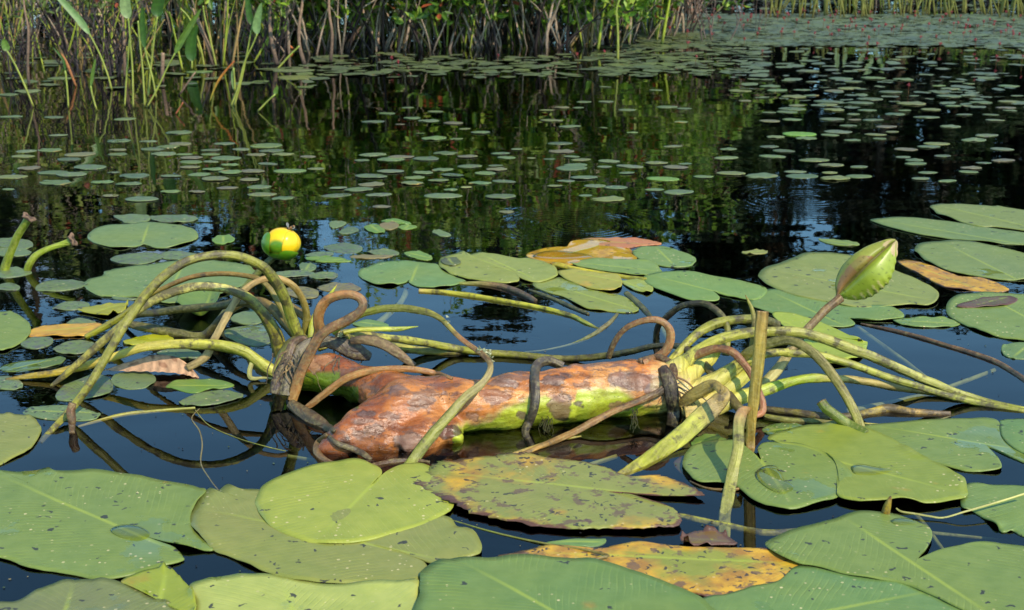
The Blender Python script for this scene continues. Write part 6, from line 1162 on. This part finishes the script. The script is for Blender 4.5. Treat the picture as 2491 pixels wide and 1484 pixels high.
TM = [tree_mesh(71, 8.0, 2.3), tree_mesh(72, 7.6, 1.7, conifer=True), tree_mesh(73, 8.4, 2.0), tree_mesh(74, 7.2, 1.5, conifer=True)]
rt = random.Random(13)
def place_tree(i, x, y, s, lab, grp):
    root = empty('tree', (x, y, 0), lab, 'tree', grp); root.scale = (s, s, s); root.rotation_euler = (0, 0, rt.uniform(0, 6))
    for m, nm in zip(TM[i % 4], ('trunk', 'crown')):
        o = bpy.data.objects.new(nm, m); COL.objects.link(o); o.parent = root
front = [(-15.5,1.1),(-13.2,.92),(-11,1.02),(-9.2,.85),(-7.2,.98),(-5.4,.78),(-3.9,.6),(-2.2,.86),(-.3,1.0),(1.4,.95),(3.0,.82),(4.9,1.05),(6.6,1.0),(8.4,.9),(10.2,.84),(12.1,.9),(14.2,1.0),(16.4,1.1)]
for i, (x, s) in enumerate(front): place_tree(i, x, 33+rt.uniform(-1.5, 1.5), s*(1.3 if x < -1 else 1.28 if x > 3 else 1.12), 'tree of the far shore seen only as a reflection in the pond', 'trees on the far shore')
for i in range(20): place_tree(i+1, -20+i*2.1+rt.uniform(-.6, .6), 39+rt.uniform(-1, 1), rt.uniform(1.05, 1.25), 'tree of the far shore seen only as a reflection in the pond', 'trees on the far shore')
V, Fc, C = [], [], []
for k in range(15000):                                 # undergrowth of the far shore
    x = rt.uniform(-26, 26); z = 6.2*rt.random()**1.1; p = Vector((x, 36+rt.uniform(-1.5, 2.5)-z*.1, z)); leafq(V, Fc, C, p, rv(rt), rv(rt), .42, .3, lin(*rt.choice(((26,34,16),(34,46,18),(40,34,24))), rt.uniform(.5, 1.1)), .3)
tag(mesh('undergrowth', V, Fc, M_TREE, cols=C, smooth=False), 'dark undergrowth along the far shore seen mirrored in the pond', 'undergrowth', kind='stuff')
V, Fc = [], []
for i in range(61):
    x = -60+2*i
    for j, (y, z) in enumerate(((36, -.7), (37.5, .25), (41, 1.2), (50, 3.2), (90, 3.4))): V.append((x, y+1.2*noise.noise(Vector((x*.1, j, 0))), z+.4*noise.noise(Vector((x*.15, j, 4)))*(j > 0)))
for i in range(60):
    for j in range(4): Fc.append((i*5+j, (i+1)*5+j, (i+1)*5+j+1, i*5+j+1))
tag(mesh('far_bank', V, Fc, vcol_material('bank_soil', .9, 0, 3), cols=[lin(42, 40, 26)]*len(V)), kind='structure')
# ------------------------------------------------------------------ sky and sun
SUN_EL, SUN_AZ = math.radians(46), math.radians(180-38)     # azimuth clockwise from +Y
w = bpy.data.worlds.new('World'); sc.world = w; w.use_nodes = True; nt = w.node_tree; nt.nodes.clear()
sky = nt.nodes.new('ShaderNodeTexSky'); sky.sky_type = 'NISHITA'; sky.sun_disc = False; sky.sun_elevation = SUN_EL; sky.sun_rotation = SUN_AZ; sky.air_density = 1.0; sky.dust_density = .25; sky.ozone_density = 3.5
tc = nt.nodes.new('ShaderNodeTexCoord'); nz = nt.nodes.new('ShaderNodeTexNoise'); nz.inputs['Scale'].default_value = 5.0; nz.inputs['Detail'].default_value = 6
mp = nt.nodes.new('ShaderNodeMapping'); mp.inputs['Scale'].default_value = (1, 1, 3); mp.inputs['Location'].default_value = (.35, 0, .2)
mr = nt.nodes.new('ShaderNodeMapRange'); mr.inputs['From Min'].default_value = .56; mr.inputs['From Max'].default_value = .66
sxyz = nt.nodes.new('ShaderNodeSeparateXYZ'); m2_ = nt.nodes.new('ShaderNodeMapRange'); m2_.inputs['From Min'].default_value = .28; m2_.inputs['From Max'].default_value = .22
mul = nt.nodes.new('ShaderNodeMath'); mul.operation = 'MULTIPLY'
mx = nt.nodes.new('ShaderNodeMix'); mx.data_type = 'RGBA'; bg = nt.nodes.new('ShaderNodeBackground'); wo = nt.nodes.new('ShaderNodeOutputWorld')
L_ = nt.links.new
L_(tc.outputs['Generated'], mp.inputs[0]); L_(mp.outputs[0], nz.inputs['Vector']); L_(nz.outputs['Fac'], mr.inputs['Value']); L_(tc.outputs['Generated'], sxyz.inputs[0]); L_(sxyz.outputs[2], m2_.inputs['Value'])
L_(mr.outputs[0], mul.inputs[0]); L_(m2_.outputs[0], mul.inputs[1]); L_(mul.outputs[0], mx.inputs[0]); L_(sky.outputs[0], mx.inputs[6]); mx.inputs[7].default_value = (7, 7.4, 8.4, 1); tint = nt.nodes.new('ShaderNodeMix'); tint.data_type = 'RGBA'; tint.blend_type = 'MULTIPLY'; tint.inputs[0].default_value = 1; tint.inputs[7].default_value = (1.08, 1.43, 1.38, 1); L_(sky.outputs[0], tint.inputs[6]); L_(tint.outputs[2], mx.inputs[6]); L_(mx.outputs[2], bg.inputs[0])
bg.inputs[1].default_value = .15; L_(bg.outputs[0], wo.inputs[0])
sd = bpy.data.lights.new('sun', 'SUN'); sd.energy = 3.7; sd.angle = math.radians(.5); sd.color = (1.0, .88, .70); so = bpy.data.objects.new('sun', sd); COL.objects.link(so)
dv = Vector((math.sin(SUN_AZ)*math.cos(SUN_EL), math.cos(SUN_AZ)*math.cos(SUN_EL), math.sin(SUN_EL)))
so.rotation_euler = dv.to_track_quat('Z', 'Y').to_euler(); so.location = dv*20
sc.render.engine = 'CYCLES'; sc.cycles.max_bounces = 8; sc.cycles.transparent_max_bounces = 12; sc.cycles.caustics_reflective = False; sc.cycles.caustics_refractive = False
sc.view_settings.view_transform = 'Standard'; sc.view_settings.look = 'None'; sc.view_settings.gamma = 1; sc.view_settings.exposure = .38
